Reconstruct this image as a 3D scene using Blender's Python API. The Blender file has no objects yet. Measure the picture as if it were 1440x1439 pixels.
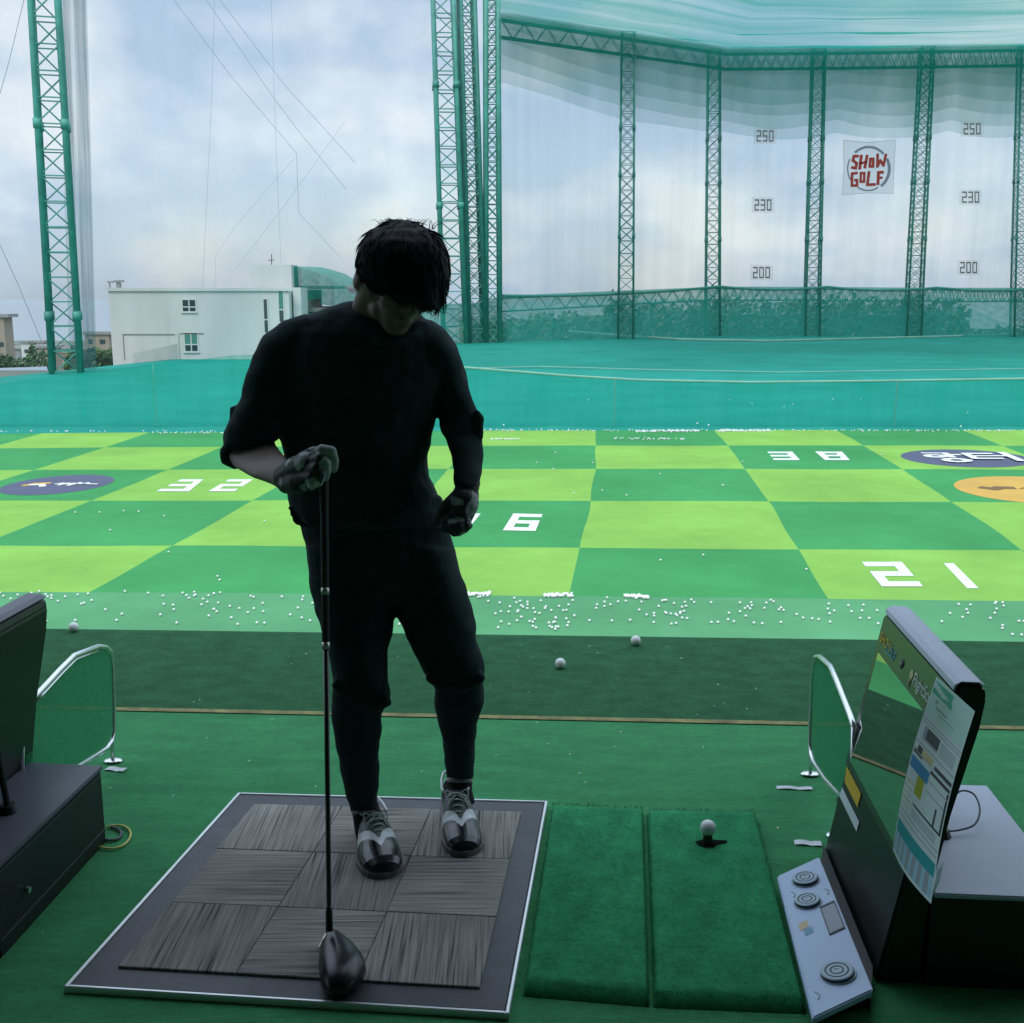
import bpy, bmesh, math, random
from mathutils import Vector, Matrix, noise
R = math.radians
V = Vector
random.seed(7)
sc = bpy.context.scene
col = sc.collection
# ------------------------------------------------------------------ camera
FPX = 1560.0; TH = math.atan(310/FPX); CAM = V((0, 0, 1.5))
cd = bpy.data.cameras.new("camera"); cam = bpy.data.objects.new("camera", cd); col.objects.link(cam)
cam.location = CAM; cam.rotation_euler = (R(90)-TH, 0, 0)
cd.sensor_width = 36; cd.lens = 36*FPX/1440; cd.clip_start = .05; cd.clip_end = 4000
sc.camera = cam
def ray(px, py):
    a = (px-720)/FPX; b = (720-py)/FPX
    return V((a, math.cos(TH)+b*math.sin(TH), -math.sin(TH)+b*math.cos(TH)))
def G(px, py, z=0.0):
    d = ray(px, py); return CAM+d*((z-1.5)/d.z)
def D(px, py, Y):
    d = ray(px, py); return CAM+d*(Y/d.y)
def onplane(px, py, p, n):
    d = ray(px, py); return CAM+d*((p-CAM).dot(n)/d.dot(n))
# ------------------------------------------------------------------ materials
MATS = {}
def newmat(name):
    m = bpy.data.materials.new(name); m.use_nodes = True
    m.node_tree.nodes.clear(); MATS[name] = m
    return m, m.node_tree.nodes, m.node_tree.links
def mat(name, c, rough=.6, metal=0, var=.15, scale=6, bump=0, bscale=120, bdist=.002, spec=.5, stretch=(1, 1, 1), c2=None, detail=5, coat=0, sheen=0, grime=0):
    m, N, L = newmat(name)
    out = N.new('ShaderNodeOutputMaterial'); p = N.new('ShaderNodeBsdfPrincipled')
    L.new(p.outputs[0], out.inputs[0])
    p.inputs['Roughness'].default_value = rough; p.inputs['Metallic'].default_value = metal
    p.inputs['Specular IOR Level'].default_value = spec; p.inputs['Coat Weight'].default_value = coat
    p.inputs['Sheen Weight'].default_value = sheen
    tc = N.new('ShaderNodeTexCoord'); mp = N.new('ShaderNodeMapping'); mp.inputs['Scale'].default_value = stretch
    L.new(tc.outputs['Object'], mp.inputs[0])
    nz = N.new('ShaderNodeTexNoise'); nz.inputs['Scale'].default_value = scale; nz.inputs['Detail'].default_value = detail
    nz.inputs['Roughness'].default_value = .6
    L.new(mp.outputs[0], nz.inputs['Vector'])
    rp = N.new('ShaderNodeValToRGB'); rp.color_ramp.elements[0].position = .3; rp.color_ramp.elements[1].position = .7
    lo = [x*(1-var) for x in c]; hi = [min(1, x*(1+var)) for x in (c2 or c)]
    rp.color_ramp.elements[0].color = (*lo, 1); rp.color_ramp.elements[1].color = (*hi, 1)
    L.new(nz.outputs['Fac'], rp.inputs[0])
    last = rp.outputs[0]
    if grime:
        n3 = N.new('ShaderNodeTexNoise'); n3.inputs['Scale'].default_value = scale*.17; n3.inputs['Detail'].default_value = 6
        L.new(mp.outputs[0], n3.inputs['Vector'])
        mr = N.new('ShaderNodeMapRange'); mr.inputs[1].default_value = .35; mr.inputs[2].default_value = .7
        mr.inputs[3].default_value = 1-grime; mr.inputs[4].default_value = 1+grime*.5
        L.new(n3.outputs['Fac'], mr.inputs[0])
        mx = N.new('ShaderNodeMix'); mx.data_type = 'RGBA'; mx.blend_type = 'MULTIPLY'; mx.inputs[0].default_value = 1
        L.new(last, mx.inputs[6]); L.new(mr.outputs[0], mx.inputs[7]); last = mx.outputs[2]
    L.new(last, p.inputs['Base Color'])
    if bump:
        n2 = N.new('ShaderNodeTexNoise'); n2.inputs['Scale'].default_value = bscale; n2.inputs['Detail'].default_value = 3
        L.new(mp.outputs[0], n2.inputs['Vector'])
        b = N.new('ShaderNodeBump'); b.inputs['Strength'].default_value = bump; b.inputs['Distance'].default_value = bdist
        L.new(n2.outputs['Fac'], b.inputs['Height']); L.new(b.outputs[0], p.inputs['Normal'])
    return m
def netmat(name, c, alpha, var=.3, scale=.5, stretch=(1, 1, 1), trans=.5, stripes=0, sfreq=20, det=5, lo=.3, hi=.7):
    """a woven net: part of the light passes, the threads scatter the rest"""
    m, N, L = newmat(name)
    out = N.new('ShaderNodeOutputMaterial'); mix = N.new('ShaderNodeMixShader'); tr = N.new('ShaderNodeBsdfTransparent')
    df = N.new('ShaderNodeBsdfDiffuse'); tl = N.new('ShaderNodeBsdfTranslucent'); m2 = N.new('ShaderNodeMixShader')
    df.inputs[0].default_value = (*c, 1); tl.inputs[0].default_value = (*c, 1); m2.inputs[0].default_value = trans
    L.new(df.outputs[0], m2.inputs[1]); L.new(tl.outputs[0], m2.inputs[2])
    L.new(tr.outputs[0], mix.inputs[1]); L.new(m2.outputs[0], mix.inputs[2]); L.new(mix.outputs[0], out.inputs[0])
    tc = N.new('ShaderNodeTexCoord'); mp = N.new('ShaderNodeMapping'); mp.inputs['Scale'].default_value = stretch
    L.new(tc.outputs['UV' if stripes else 'Object'], mp.inputs[0])
    nz = N.new('ShaderNodeTexNoise'); nz.inputs['Scale'].default_value = scale; nz.inputs['Detail'].default_value = det
    L.new(mp.outputs[0], nz.inputs['Vector'])
    mr = N.new('ShaderNodeMapRange'); mr.inputs[1].default_value = lo; mr.inputs[2].default_value = hi
    mr.inputs[3].default_value = max(0, alpha*(1-var)); mr.inputs[4].default_value = min(1, alpha*(1+var))
    L.new(nz.outputs['Fac'], mr.inputs[0]); L.new(mr.outputs[0], mix.inputs[0])
    return m
TEAL = (.02, .34, .24)
M = dict(
 carpet=mat('bay_carpet', (.056, .285, .110), .95, var=.16, scale=55, bump=.9, bscale=420, bdist=.004, grime=.16, stretch=(.55, 1.6, 1), spec=.1, sheen=.05),
 turf_strip=mat('front_turf_strip', (.034, .125, .054), .95, var=.18, scale=50, bump=.8, bscale=380, bdist=.004, grime=.2, spec=.1, stretch=(1, 1.6, 1)),
 hit_turf=mat('hitting_turf', (.036, .27, .112), .95, var=.22, scale=90, bump=.8, bscale=420, bdist=.004, grime=.22, spec=.08),
 yellow_line=mat('yellow_line', (.20, .19, .07), .9, var=.45, scale=14),
 light_green=mat('light_green_turf', (.205, .415, .078), .9, var=.06, scale=1.6, grime=.16, spec=.1),
 dark_green=mat('dark_green_turf', (.050, .262, .082), .9, var=.05, scale=1.6, grime=.16, spec=.1),
 apron=mat('apron_turf', (.090, .275, .125), .9, var=.05, scale=1.6, grime=.16, spec=.1),
 white_paint=mat('white_paint', (.62, .64, .62), .8, var=.05, scale=2),
 navy_paint=mat('navy_paint', (.062, .072, .125), .8, var=.1, scale=1.5),
 yellow_paint=mat('yellow_paint', (.50, .30, .05), .8, var=.1, scale=1),
 brown_paint=mat('brown_paint', (.15, .085, .025), .8, var=.1),
 ground=mat('ground_soil', (.12, .14, .11), .95, var=.3, scale=.05),
 concrete=mat('concrete', (.35, .35, .34), .9, var=.12, scale=1.5, bump=.3, bscale=40),
 ceiling=mat('ceiling_panel', (.15, .155, .16), .9, var=.1, scale=2),
 teal_metal=mat('teal_painted_steel', (.065, .31, .24), .5, var=.2, scale=2, grime=.25),
 dteal=mat('dark_teal_steel', (.048, .235, .185), .55, var=.2, scale=2),
 cable=mat('steel_cable', (.25, .30, .33), .5, var=.2),
 rope=mat('pale_rope', (.22, .42, .33), .8, var=.15, scale=.5),
 white_wall=mat('white_render_wall', (.62, .64, .60), .85, var=.06, scale=.5, grime=.22, stretch=(1, 1, .3)),
 gray_wall=mat('gray_wall', (.28, .29, .28), .85, var=.06, scale=.4, grime=.1),
 beige_wall=mat('beige_wall', (.33, .28, .21), .85, var=.08, scale=.4, grime=.1),
 glass=mat('window_glass', (.03, .06, .06), .12, var=.1, spec=.7),
 green_glass=mat('window_blind', (.06, .22, .17), .4, var=.1),
 metal_roof=mat('metal_roof', (.20, .25, .28), .5, var=.1, scale=2, stretch=(4, .3, 1)),
 dark_line=mat('dark_trim', (.05, .06, .06), .6, var=.1),
 bark=mat('bark', (.07, .05, .035), .95, var=.3, scale=8),
 leaf=mat('leaf', (.035, .08, .024), .7, var=.5, scale=.9, c2=(.06, .13, .03)),
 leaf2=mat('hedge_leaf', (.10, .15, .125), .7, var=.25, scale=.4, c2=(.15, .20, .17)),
 rubber=mat('black_rubber', (.036, .039, .047), .5, var=.3, scale=18, bump=.4, bscale=300, bdist=.001, grime=.35),
 alu=mat('aluminium_trim', (.62, .64, .64), .35, metal=.6, var=.1),
 black_plastic=mat('black_plastic', (.006, .008, .008), .42, var=.2, scale=8, grime=.2),
 black_box=mat('black_cabinet', (.008, .009, .010), .5, var=.2, scale=8),
 gray_top=mat('gray_cabinet_top', (.46, .51, .60), .5, var=.06, scale=6, grime=.12),
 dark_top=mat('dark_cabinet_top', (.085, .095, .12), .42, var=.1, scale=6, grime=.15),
 ctrl=mat('control_panel_gray', (.42, .54, .73), .42, var=.05, scale=5, grime=.08),
 ctrl_btn=mat('control_button', (.32, .43, .50), .4, var=.06),
 ctrl_groove=mat('control_groove', (.03, .04, .05), .5),
 lcd=mat('lcd_window', (.14, .17, .20), .25, var=.05),
 chrome=mat('chrome_tube', (.7, .72, .72), .22, metal=.9, var=.05),
 skin=mat('skin', (.165, .112, .086), .5, var=.08, scale=20, bump=.15, bscale=400, bdist=.0005),
 hair=mat('black_hair', (.015, .019, .024), .75, var=.3, scale=60, stretch=(1, 1, .2), spec=.15),
 shirt=mat('black_knit', (.026, .042, .047), .9, var=.2, scale=30, bump=.3, bscale=500, bdist=.001, spec=.12, sheen=.0),
 trousers=mat('black_trousers', (.021, .035, .039), .9, var=.2, scale=30, bump=.3, bscale=500, bdist=.001, spec=.12),
 sock=mat('black_sock', (.008, .008, .009), .95, var=.2),
 sock_band=mat('pale_sock_band', (.25, .25, .25), .95, var=.2),
 glove=mat('dark_glove', (.014, .018, .018), .6, var=.3, scale=35, bump=.3, bscale=260, bdist=.001),
 glove_pale=mat('pale_glove_panel', (.30, .33, .32), .6, var=.25, scale=35, bump=.3, bscale=260, bdist=.001),
 shoe_black=mat('black_patent', (.010, .011, .013), .22, var=.1, spec=.6),
 shoe_white=mat('white_leather', (.66, .70, .71), .24, var=.1, scale=30, bump=.1),
 shoe_gray=mat('gray_leather', (.060, .075, .072), .45, var=.2, scale=30, bump=.2),
 sole=mat('shoe_sole', (.16, .15, .14), .7, var=.2),
 lace=mat('shoe_lace', (.55, .60, .58), .8, var=.2),
 club_black=mat('club_black', (.006, .007, .009), .3, var=.1, spec=.5),
 grip=mat('rubber_grip', (.008, .009, .009), .7, var=.2, bump=.4, bscale=400, bdist=.001),
 shaft=mat('club_shaft', (.012, .02, .018), .25, var=.1, spec=.6),
 band=mat('silver_band', (.5, .48, .42), .3, metal=.7, var=.1),
 ball=mat('golf_ball', (.70, .71, .69), .3, var=.02, coat=.2),
 tape=mat('white_tape', (.62, .64, .66), .6, var=.15, scale=20),
 red=mat('red_print', (.42, .04, .025), .7, var=.1),
 ring=mat('gray_print', (.26, .24, .29), .7, var=.1),
 ycable=mat('yellow_cable', (.55, .50, .12), .5, var=.1),
 gcable=mat('gray_cable', (.05, .07, .08), .5, var=.1),
 sticker_y=mat('yellow_sticker', (.55, .36, .02), .5, var=.1),
 sticker_w=mat('white_sticker', (.55, .60, .62), .5, var=.08),
 blue_print=mat('blue_print', (.05, .30, .42), .5, var=.1),
 tan_print=mat('tan_print', (.5, .42, .22), .5, var=.1),
 gray_text=mat('gray_text', (.50, .55, .52), .5, var=.05),
 p_white=mat('paper_white', (0.713, 0.800, 0.800), .55, var=.03),
 p_mint=mat('paper_mint', (0.558, 0.800, 0.728), .55, var=.04),
 p_green=mat('paper_green', (0.093, 0.512, 0.310), .55, var=.05),
 p_gray=mat('paper_gray_line', (0.372, 0.449, 0.480), .55, var=.05),
 p_dark=mat('paper_dark', (.03, .035, .04), .55, var=.2),
 p_blue=mat('paper_blue', (0.078, 0.310, 0.589), .55, var=.1),
 p_olive=mat('paper_olive', (0.465, 0.496, 0.046), .55, var=.1),
 p_teal=mat('paper_teal', (0.046, 0.388, 0.419), .55, var=.1),
 p_pale=mat('paper_pale_blue', (0.403, 0.651, 0.775), .55, var=.1),
 digit=mat('brown_digits', (.19, .15, .135), .8, var=.1),
)
M['tee_hole'] = mat('dark_tee_hole', (.004, .006, .005), .95, spec=.05)
M['water'] = mat('sea_water', (.10, .16, .20), .18, var=.1, scale=.02)
M['netground'] = mat('teal_ground_net', (.014, .245, .185), .85, var=.12, scale=.30, detail=9, stretch=(.7, 1.0, 1), grime=.14, c2=(.022, .27, .205), spec=.1)
for k_ in [k for k in M if k.startswith('p_') and k != 'p_dark']:
    nt = M[k_].node_tree; N_, L_ = nt.nodes, nt.links
    pb = [n for n in N_ if n.type == 'BSDF_PRINCIPLED'][0]; ou = [n for n in N_ if n.type == 'OUTPUT_MATERIAL'][0]
    tl = N_.new('ShaderNodeBsdfTranslucent'); mx_ = N_.new('ShaderNodeMixShader'); mx_.inputs[0].default_value = .5
    L_.new(pb.inputs['Base Color'].links[0].from_socket, tl.inputs[0]); L_.new(pb.outputs[0], mx_.inputs[1]); L_.new(tl.outputs[0], mx_.inputs[2]); L_.new(mx_.outputs[0], ou.inputs[0])
M['net_far'] = netmat('far_net_weave', (.20, .33, .31), .20, var=.25, scale=.35, stretch=(2.5, 2.5, .12))
M['net_side'] = netmat('side_net_weave', (.26, .36, .37), .10, var=.5, scale=.25, stretch=(1, 1, .4))
M['net_fold'] = netmat('gathered_net_weave', (.14, .29, .30), .30, var=.5, scale=1.2, stretch=(3, 3, .02))
M['net_drape'] = netmat('draped_net_weave', (.018, .33, .255), .27, var=.2, scale=.3, stretch=(1, 1, .3))
M['net_low'] = netmat('low_net_weave', (.05, .38, .30), .74, var=.14, scale=1.1, stretch=(1, 1, 2.2), det=6)
M['net_barrier'] = netmat('barrier_net_weave', (.016, .40, .30), .50, var=.22, scale=.8, stretch=(1.6, 1, .22), det=7)
M['net_band'] = netmat('pale_band_weave', (.28, .37, .33), .35, var=.3, scale=.5)
M['net_roof'] = netmat('roof_net_weave', (.02, .35, .275), .58, var=.62, scale=1.0, stretch=(1.2, 16, 1), stripes=1, det=3, lo=.25, hi=.75)
M['net_banner'] = netmat('banner_weave', (.66, .69, .72), .22, var=.1, scale=2)
M['net_plate'] = netmat('plate_weave', (.60, .58, .57), .13, var=.1, scale=2)
M['net_guard'] = netmat('guard_mesh_weave', (.08, .38, .18), .72, var=.25, scale=180, stretch=(1, 1, 1), det=1)
def stripe_mat(name):
    m, N, L = newmat(name)
    out = N.new('ShaderNodeOutputMaterial'); p = N.new('ShaderNodeBsdfPrincipled'); L.new(p.outputs[0], out.inputs[0])
    p.inputs['Roughness'].default_value = .9; p.inputs['Specular IOR Level'].default_value = .15
    tc = N.new('ShaderNodeTexCoord'); oi = N.new('ShaderNodeObjectInfo')
    ad = N.new('ShaderNodeVectorMath'); ad.operation = 'ADD'
    mu = N.new('ShaderNodeVectorMath'); mu.operation = 'SCALE'; mu.inputs['Scale'].default_value = 37
    cx = N.new('ShaderNodeCombineXYZ'); L.new(oi.outputs['Random'], cx.inputs[0]); L.new(oi.outputs['Random'], cx.inputs[1])
    L.new(cx.outputs[0], mu.inputs[0]); L.new(tc.outputs['UV'], ad.inputs[0]); L.new(mu.outputs[0], ad.inputs[1])
    mp = N.new('ShaderNodeMapping'); mp.inputs['Scale'].default_value = (165, 3.6, 1); L.new(ad.outputs[0], mp.inputs[0])
    nz = N.new('ShaderNodeTexNoise'); nz.inputs['Scale'].default_value = 1; nz.inputs['Detail'].default_value = 4; L.new(mp.outputs[0], nz.inputs['Vector'])
    rp = N.new('ShaderNodeValToRGB'); e = rp.color_ramp.elements
    e[0].position = .28; e[0].color = (.025, .025, .026, 1); e[1].position = .66; e[1].color = (.33, .315, .285, 1)
    a = e.new(.42); a.color = (.20, .195, .18, 1)
    L.new(nz.outputs['Fac'], rp.inputs[0])
    n2 = N.new('ShaderNodeTexNoise'); n2.inputs['Scale'].default_value = 3; n2.inputs['Detail'].default_value = 5; L.new(ad.outputs[0], n2.inputs['Vector'])
    mr = N.new('ShaderNodeMapRange'); mr.inputs[1].default_value = .3; mr.inputs[2].default_value = .7; mr.inputs[3].default_value = .72; mr.inputs[4].default_value = 1.15
    L.new(n2.outputs['Fac'], mr.inputs[0])
    mx = N.new('ShaderNodeMix'); mx.data_type = 'RGBA'; mx.blend_type = 'MULTIPLY'; mx.inputs[0].default_value = 1
    L.new(rp.outputs[0], mx.inputs[6]); L.new(mr.outputs[0], mx.inputs[7]); L.new(mx.outputs[2], p.inputs['Base Color'])
    b = N.new('ShaderNodeBump'); b.inputs['Strength'].default_value = .6; b.inputs['Distance'].default_value = .003
    L.new(nz.outputs['Fac'], b.inputs['Height']); L.new(b.outputs[0], p.inputs['Normal'])
    return m
M['tile'] = stripe_mat('striped_carpet_tile')
def screen_mat():
    m, N, L = newmat('glossy_screen_glass')
    out = N.new('ShaderNodeOutputMaterial'); g = N.new('ShaderNodeBsdfGlossy'); d = N.new('ShaderNodeBsdfDiffuse'); x = N.new('ShaderNodeMixShader')
    g.inputs['Roughness'].default_value = .015; g.inputs['Color'].default_value = (.8, .8, .8, 1)
    d.inputs[0].default_value = (.012, .016, .016, 1); x.inputs[0].default_value = .62
    L.new(d.outputs[0], x.inputs[1]); L.new(g.outputs[0], x.inputs[2]); L.new(x.outputs[0], out.inputs[0]); return m
M['screen'] = screen_mat()
def bezel_mat():
    m, N, L = newmat('dark_acrylic_bezel')
    out = N.new('ShaderNodeOutputMaterial'); g = N.new('ShaderNodeBsdfGlossy'); d = N.new('ShaderNodeBsdfDiffuse'); x = N.new('ShaderNodeMixShader')
    g.inputs['Roughness'].default_value = .28; g.inputs['Color'].default_value = (.8, .8, .8, 1)
    d.inputs[0].default_value = (.02, .026, .025, 1); x.inputs[0].default_value = .22
    L.new(d.outputs[0], x.inputs[1]); L.new(g.outputs[0], x.inputs[2]); L.new(x.outputs[0], out.inputs[0]); return m
M['bezel'] = bezel_mat()
# ------------------------------------------------------------------ object helpers
ORG = {}
def tag(o, label=None, cat=None, group=None, kind=None):
    if label: o['label'] = label
    if cat: o['category'] = cat
    if group: o['group'] = group
    if kind: o['kind'] = kind
    return o
def thing(name, label, cat, loc=(0, 0, 0), group=None):
    o = bpy.data.objects.new(name, None); col.objects.link(o); o.location = loc; o.empty_display_size = .1
    ORG[o] = V(loc); return tag(o, label, cat, group)
def link(name, me, mats, parent, org):
    o = bpy.data.objects.new(name, me); col.objects.link(o)
    for m in (mats if isinstance(mats, (list, tuple)) else [mats]):
        me.materials.append(M[m] if isinstance(m, str) else m)
    base = ORG[parent] if parent else V((0, 0, 0))
    o.parent = parent; o.location = org-base; ORG[o] = V(org)
    return o
def obj(name, bm, mats, parent=None, org=None, smooth=False):
    """link a bmesh given in world coordinates as one mesh object"""
    me = bpy.data.meshes.new(name)
    bmesh.ops.recalc_face_normals(bm, faces=bm.faces[:])
    if org is None:
        if parent: org = ORG[parent]
        else:
            xs = [v.co for v in bm.verts]
            org = V(((min(c.x for c in xs)+max(c.x for c in xs))/2, (min(c.y for c in xs)+max(c.y for c in xs))/2, min(c.z for c in xs)))
    org = V(org)
    bmesh.ops.translate(bm, verts=bm.verts[:], vec=-org)
    if smooth:
        for f in bm.faces: f.smooth = True
    bm.to_mesh(me); bm.free()
    return link(name, me, mats, parent, org)
def B(): return bmesh.new()
def quad(bm, *pts, mi=0):
    f = bm.faces.new([bm.verts.new(p) for p in pts]); f.material_index = mi; return f
def box(bm, lo, hi, mi=0):
    x0, y0, z0 = lo; x1, y1, z1 = hi
    v = [bm.verts.new(p) for p in ((x0, y0, z0), (x1, y0, z0), (x1, y1, z0), (x0, y1, z0), (x0, y0, z1), (x1, y0, z1), (x1, y1, z1), (x0, y1, z1))]
    for q in ((0, 3, 2, 1), (4, 5, 6, 7), (0, 1, 5, 4), (1, 2, 6, 5), (2, 3, 7, 6), (3, 0, 4, 7)):
        bm.faces.new([v[i] for i in q]).material_index = mi
def prism(bm, ring, off, mi=0):
    """closed prism from a ring of points and an offset vector"""
    a = [bm.verts.new(p) for p in ring]; b = [bm.verts.new(V(p)+off) for p in ring]; n = len(a)
    bm.faces.new(a).material_index = mi; bm.faces.new(b[::-1]).material_index = mi
    for i in range(n): bm.faces.new((a[i], b[i], b[(i+1) % n], a[(i+1) % n])).material_index = mi
def tube(bm, pts, r, n=6, cap=True, mi=0):
    pts = [V(p) for p in pts]; rr = r if isinstance(r, (list, tuple)) else [r]*len(pts)
    rings = []; up = None
    for i, p in enumerate(pts):
        t = (pts[min(i+1, len(pts)-1)]-pts[max(i-1, 0)]).normalized()
        if up is None:
            up = t.orthogonal().normalized()
        else:
            up = (up-t*up.dot(t)); up = up.normalized() if up.length > 1e-6 else t.orthogonal().normalized()
        w = t.cross(up)
        rings.append([bm.verts.new(p+(up*math.cos(2*math.pi*k/n)+w*math.sin(2*math.pi*k/n))*rr[i]) for k in range(n)])
    for a, b in zip(rings, rings[1:]):
        for k in range(n): bm.faces.new((a[k], a[(k+1) % n], b[(k+1) % n], b[k])).material_index = mi
    if cap:
        bm.faces.new(rings[0][::-1]).material_index = mi; bm.faces.new(rings[-1]).material_index = mi
def ell(bm, c, r, rot=None, seg=16, mi=0):
    mm = Matrix.Translation(c) @ (rot.to_4x4() if rot else Matrix.Identity(4)) @ Matrix.Diagonal((*r, 1))
    bmesh.ops.create_uvsphere(bm, u_segments=seg, v_segments=max(8, seg//2), radius=1, matrix=mm)
def chain(bm, pts, rr):
    """a bent finger or limb: tapered tube with round joints and ends"""
    pts = [V(p) for p in pts]
    rr = rr if isinstance(rr, (list, tuple)) else [rr]*len(pts)
    for i in range(len(pts)-1):
        tube(bm, [pts[i], pts[i+1]], [rr[i], rr[i+1]], n=12)
    for p, r in zip(pts, rr): ell(bm, p, (r, r, r), seg=12)
def smoothpath(p, k=6):
    p = [V(q) for q in p]; out = []
    for i in range(len(p)-1):
        a, b, c, d = p[max(0, i-1)], p[i], p[i+1], p[min(len(p)-1, i+2)]
        for j in range(k):
            t = j/k; out.append(.5*((2*b)+(c-a)*t+(2*a-5*b+4*c-d)*t*t+(3*b-a-3*c+d)*t**3))
    return out+[p[-1]]
def remesh(bm, vox, smooth=3, disp=None):
    me = bpy.data.meshes.new('tmp'); bm.to_mesh(me); bm.free()
    o = bpy.data.objects.new('tmp', me); col.objects.link(o)
    m = o.modifiers.new('r', 'REMESH'); m.mode = 'VOXEL'; m.voxel_size = vox
    if smooth:
        s = o.modifiers.new('s', 'SMOOTH'); s.iterations = smooth; s.factor = .5
    dg = bpy.context.evaluated_depsgraph_get(); dg.update()
    out = bpy.data.meshes.new_from_object(o.evaluated_get(dg))
    bpy.data.objects.remove(o); bpy.data.meshes.remove(me)
    b = B(); b.from_mesh(out); bpy.data.meshes.remove(out); b.normal_update()
    if disp:
        for v in b.verts: v.co += v.normal*disp(v.co)
    return b
def copytree(o, off, parent=None, skip=()):
    c = o.copy(); col.objects.link(c)
    if parent: c.parent = parent
    else: c.location = V(o.location)+off
    for ch in [x for x in sc.objects if x.parent == o]:
        if ch.name.split('.')[0] not in skip: copytree(ch, off, c, skip)
    return c
def textbm(s, size, place, depth=.0006, spacing=1.0):
    """lettering as a mesh; place maps (x, y, z) of the text to world"""
    cu = bpy.data.curves.new('t', 'FONT'); cu.body = s; cu.size = size; cu.extrude = depth; cu.space_character = spacing
    o = bpy.data.objects.new('t', cu); col.objects.link(o)
    dg = bpy.context.evaluated_depsgraph_get(); dg.update()
    me = bpy.data.meshes.new_from_object(o.evaluated_get(dg)); bpy.data.objects.remove(o)
    b = B(); b.from_mesh(me); bpy.data.meshes.remove(me)
    for v in b.verts: v.co = place(v.co)
    return b
# ================================================================== SETTING
def field(u, v, z=-4.0):
    x = .8495+4.6142*u+.7035*v+.0704*u*u+.0223*u*v-.0386*v*v
    y = 18.0232-.1765*u+5.6309*v-.016*u*u+.057*u*v-.0381*v*v
    return V((x, y, z))
VR = [.3, 1, 2, 3, 4, 4.85]
# bay floor
def edge_y(x): return 4.735-.0438*x
def line_y(x): return 3.757-.056*x
bm = B()
quad(bm, (-16, -3.5, 0), (16, -3.5, 0), (16, line_y(16), 0), (-16, line_y(-16), 0))
tag(obj('floor', bm, 'carpet', org=(0, 0, 0)), kind='structure')
bm = B()
n = 64
for i in range(n):
    x0 = -16+32*i/n; x1 = -16+32*(i+1)/n
    prof = [(0, 0), (.25, .004), (.8, .012), (.94, .012), (.985, .004), (1, -.03), (1, -4.02)]
    pr = lambda x, t: (x, line_y(x)+.012+(edge_y(x)-line_y(x)-.012)*t)
    for (t0, z0), (t1, z1) in zip(prof, prof[1:]):
        mi = 1 if z1 < -1 else 0
        quad(bm, (*pr(x0, t0), z0), (*pr(x1, t0), z0), (*pr(x1, t1), z1), (*pr(x0, t1), z1), mi=mi)
bmesh.ops.remove_doubles(bm, verts=bm.verts[:], dist=1e-4)
tag(obj('terrace_edge', bm, ['turf_strip', 'concrete'], org=(0, 4, 0)), kind='structure')
bm = B()
pts = [(-16+32*i/96) for i in range(97)]
for a, b in zip(pts, pts[1:]):
    w = .020
    quad(bm, (a, line_y(a)-w, .004), (b, line_y(b)-w, .004), (b, line_y(b)+w*.6, .004), (a, line_y(a)+w*.6, .004))
tag(obj('line_marking', bm, 'yellow_line', org=(0, 3.7, 0)), kind='structure')
bm = B(); box(bm, (-16, -3.5, 3.1), (16, 3.0, 3.3))
tag(obj('ceiling', bm, 'ceiling'), kind='structure')
bm = B(); box(bm, (-16, -3.7, -.2), (16, -3.502, 3.5))
tag(obj('back_wall', bm, 'ceiling'), kind='structure')
# ground to the horizon
bm = B()
for (y0, z0), (y1, z1) in (((3, -4.35), (84, -4.35)), ((84, -4.35), (200, -25)), ((200, -25), (620, -25.5))): quad(bm, (-700, y0, z0), (700, y0, z0), (700, y1, z1), (-700, y1, z1))
bmesh.ops.remove_doubles(bm, verts=bm.verts[:], dist=1e-3)
tag(obj('ground', bm, 'ground'), kind='structure')
bm = B(); quad(bm, (-6000, 500, -26), (6000, 500, -26), (6000, 3800, -26), (-6000, 3800, -26))
tag(obj('sea', bm, 'water'), kind='structure')
def gz(Y): return -4.35 if Y < 84 else max(-25.0, -4.35-(Y-84)*20.65/116)-.15
# checkered target field with its pale apron
wob = lambda p: V((p.x+.07*noise.noise(V((p.x*.3, p.y*.3, 4))), p.y+(.14*noise.noise(V((p.x*.25, p.y*.4, 9))) if p.y < 43 else 0), p.z))
bm = B(); S = 6
for u in range(-9, 8):
    for r in range(5):
        mi = 0 if (u+r) % 2 else 1
        for i in range(S):
            for j in range(S):
                f = lambda a, b: wob(field(u+a/S, VR[r]+(VR[r+1]-VR[r])*b/S))
                quad(bm, f(i, j), f(i+1, j), f(i+1, j+1), f(i, j+1), mi=mi)
    for i in range(S):
        p0 = wob(field(u+i/S, .3)); p1 = wob(field(u+(i+1)/S, .3))
        quad(bm, (p0.x*.75, 4.9, -4), (p1.x*.75, 4.9, -4), p1, p0, mi=2)
bmesh.ops.remove_doubles(bm, verts=bm.verts[:], dist=1e-3)
FIELD = tag(obj('turf_field', bm, ['light_green', 'dark_green', 'apron'], org=(0, 18, -4)), kind='structure')
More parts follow.
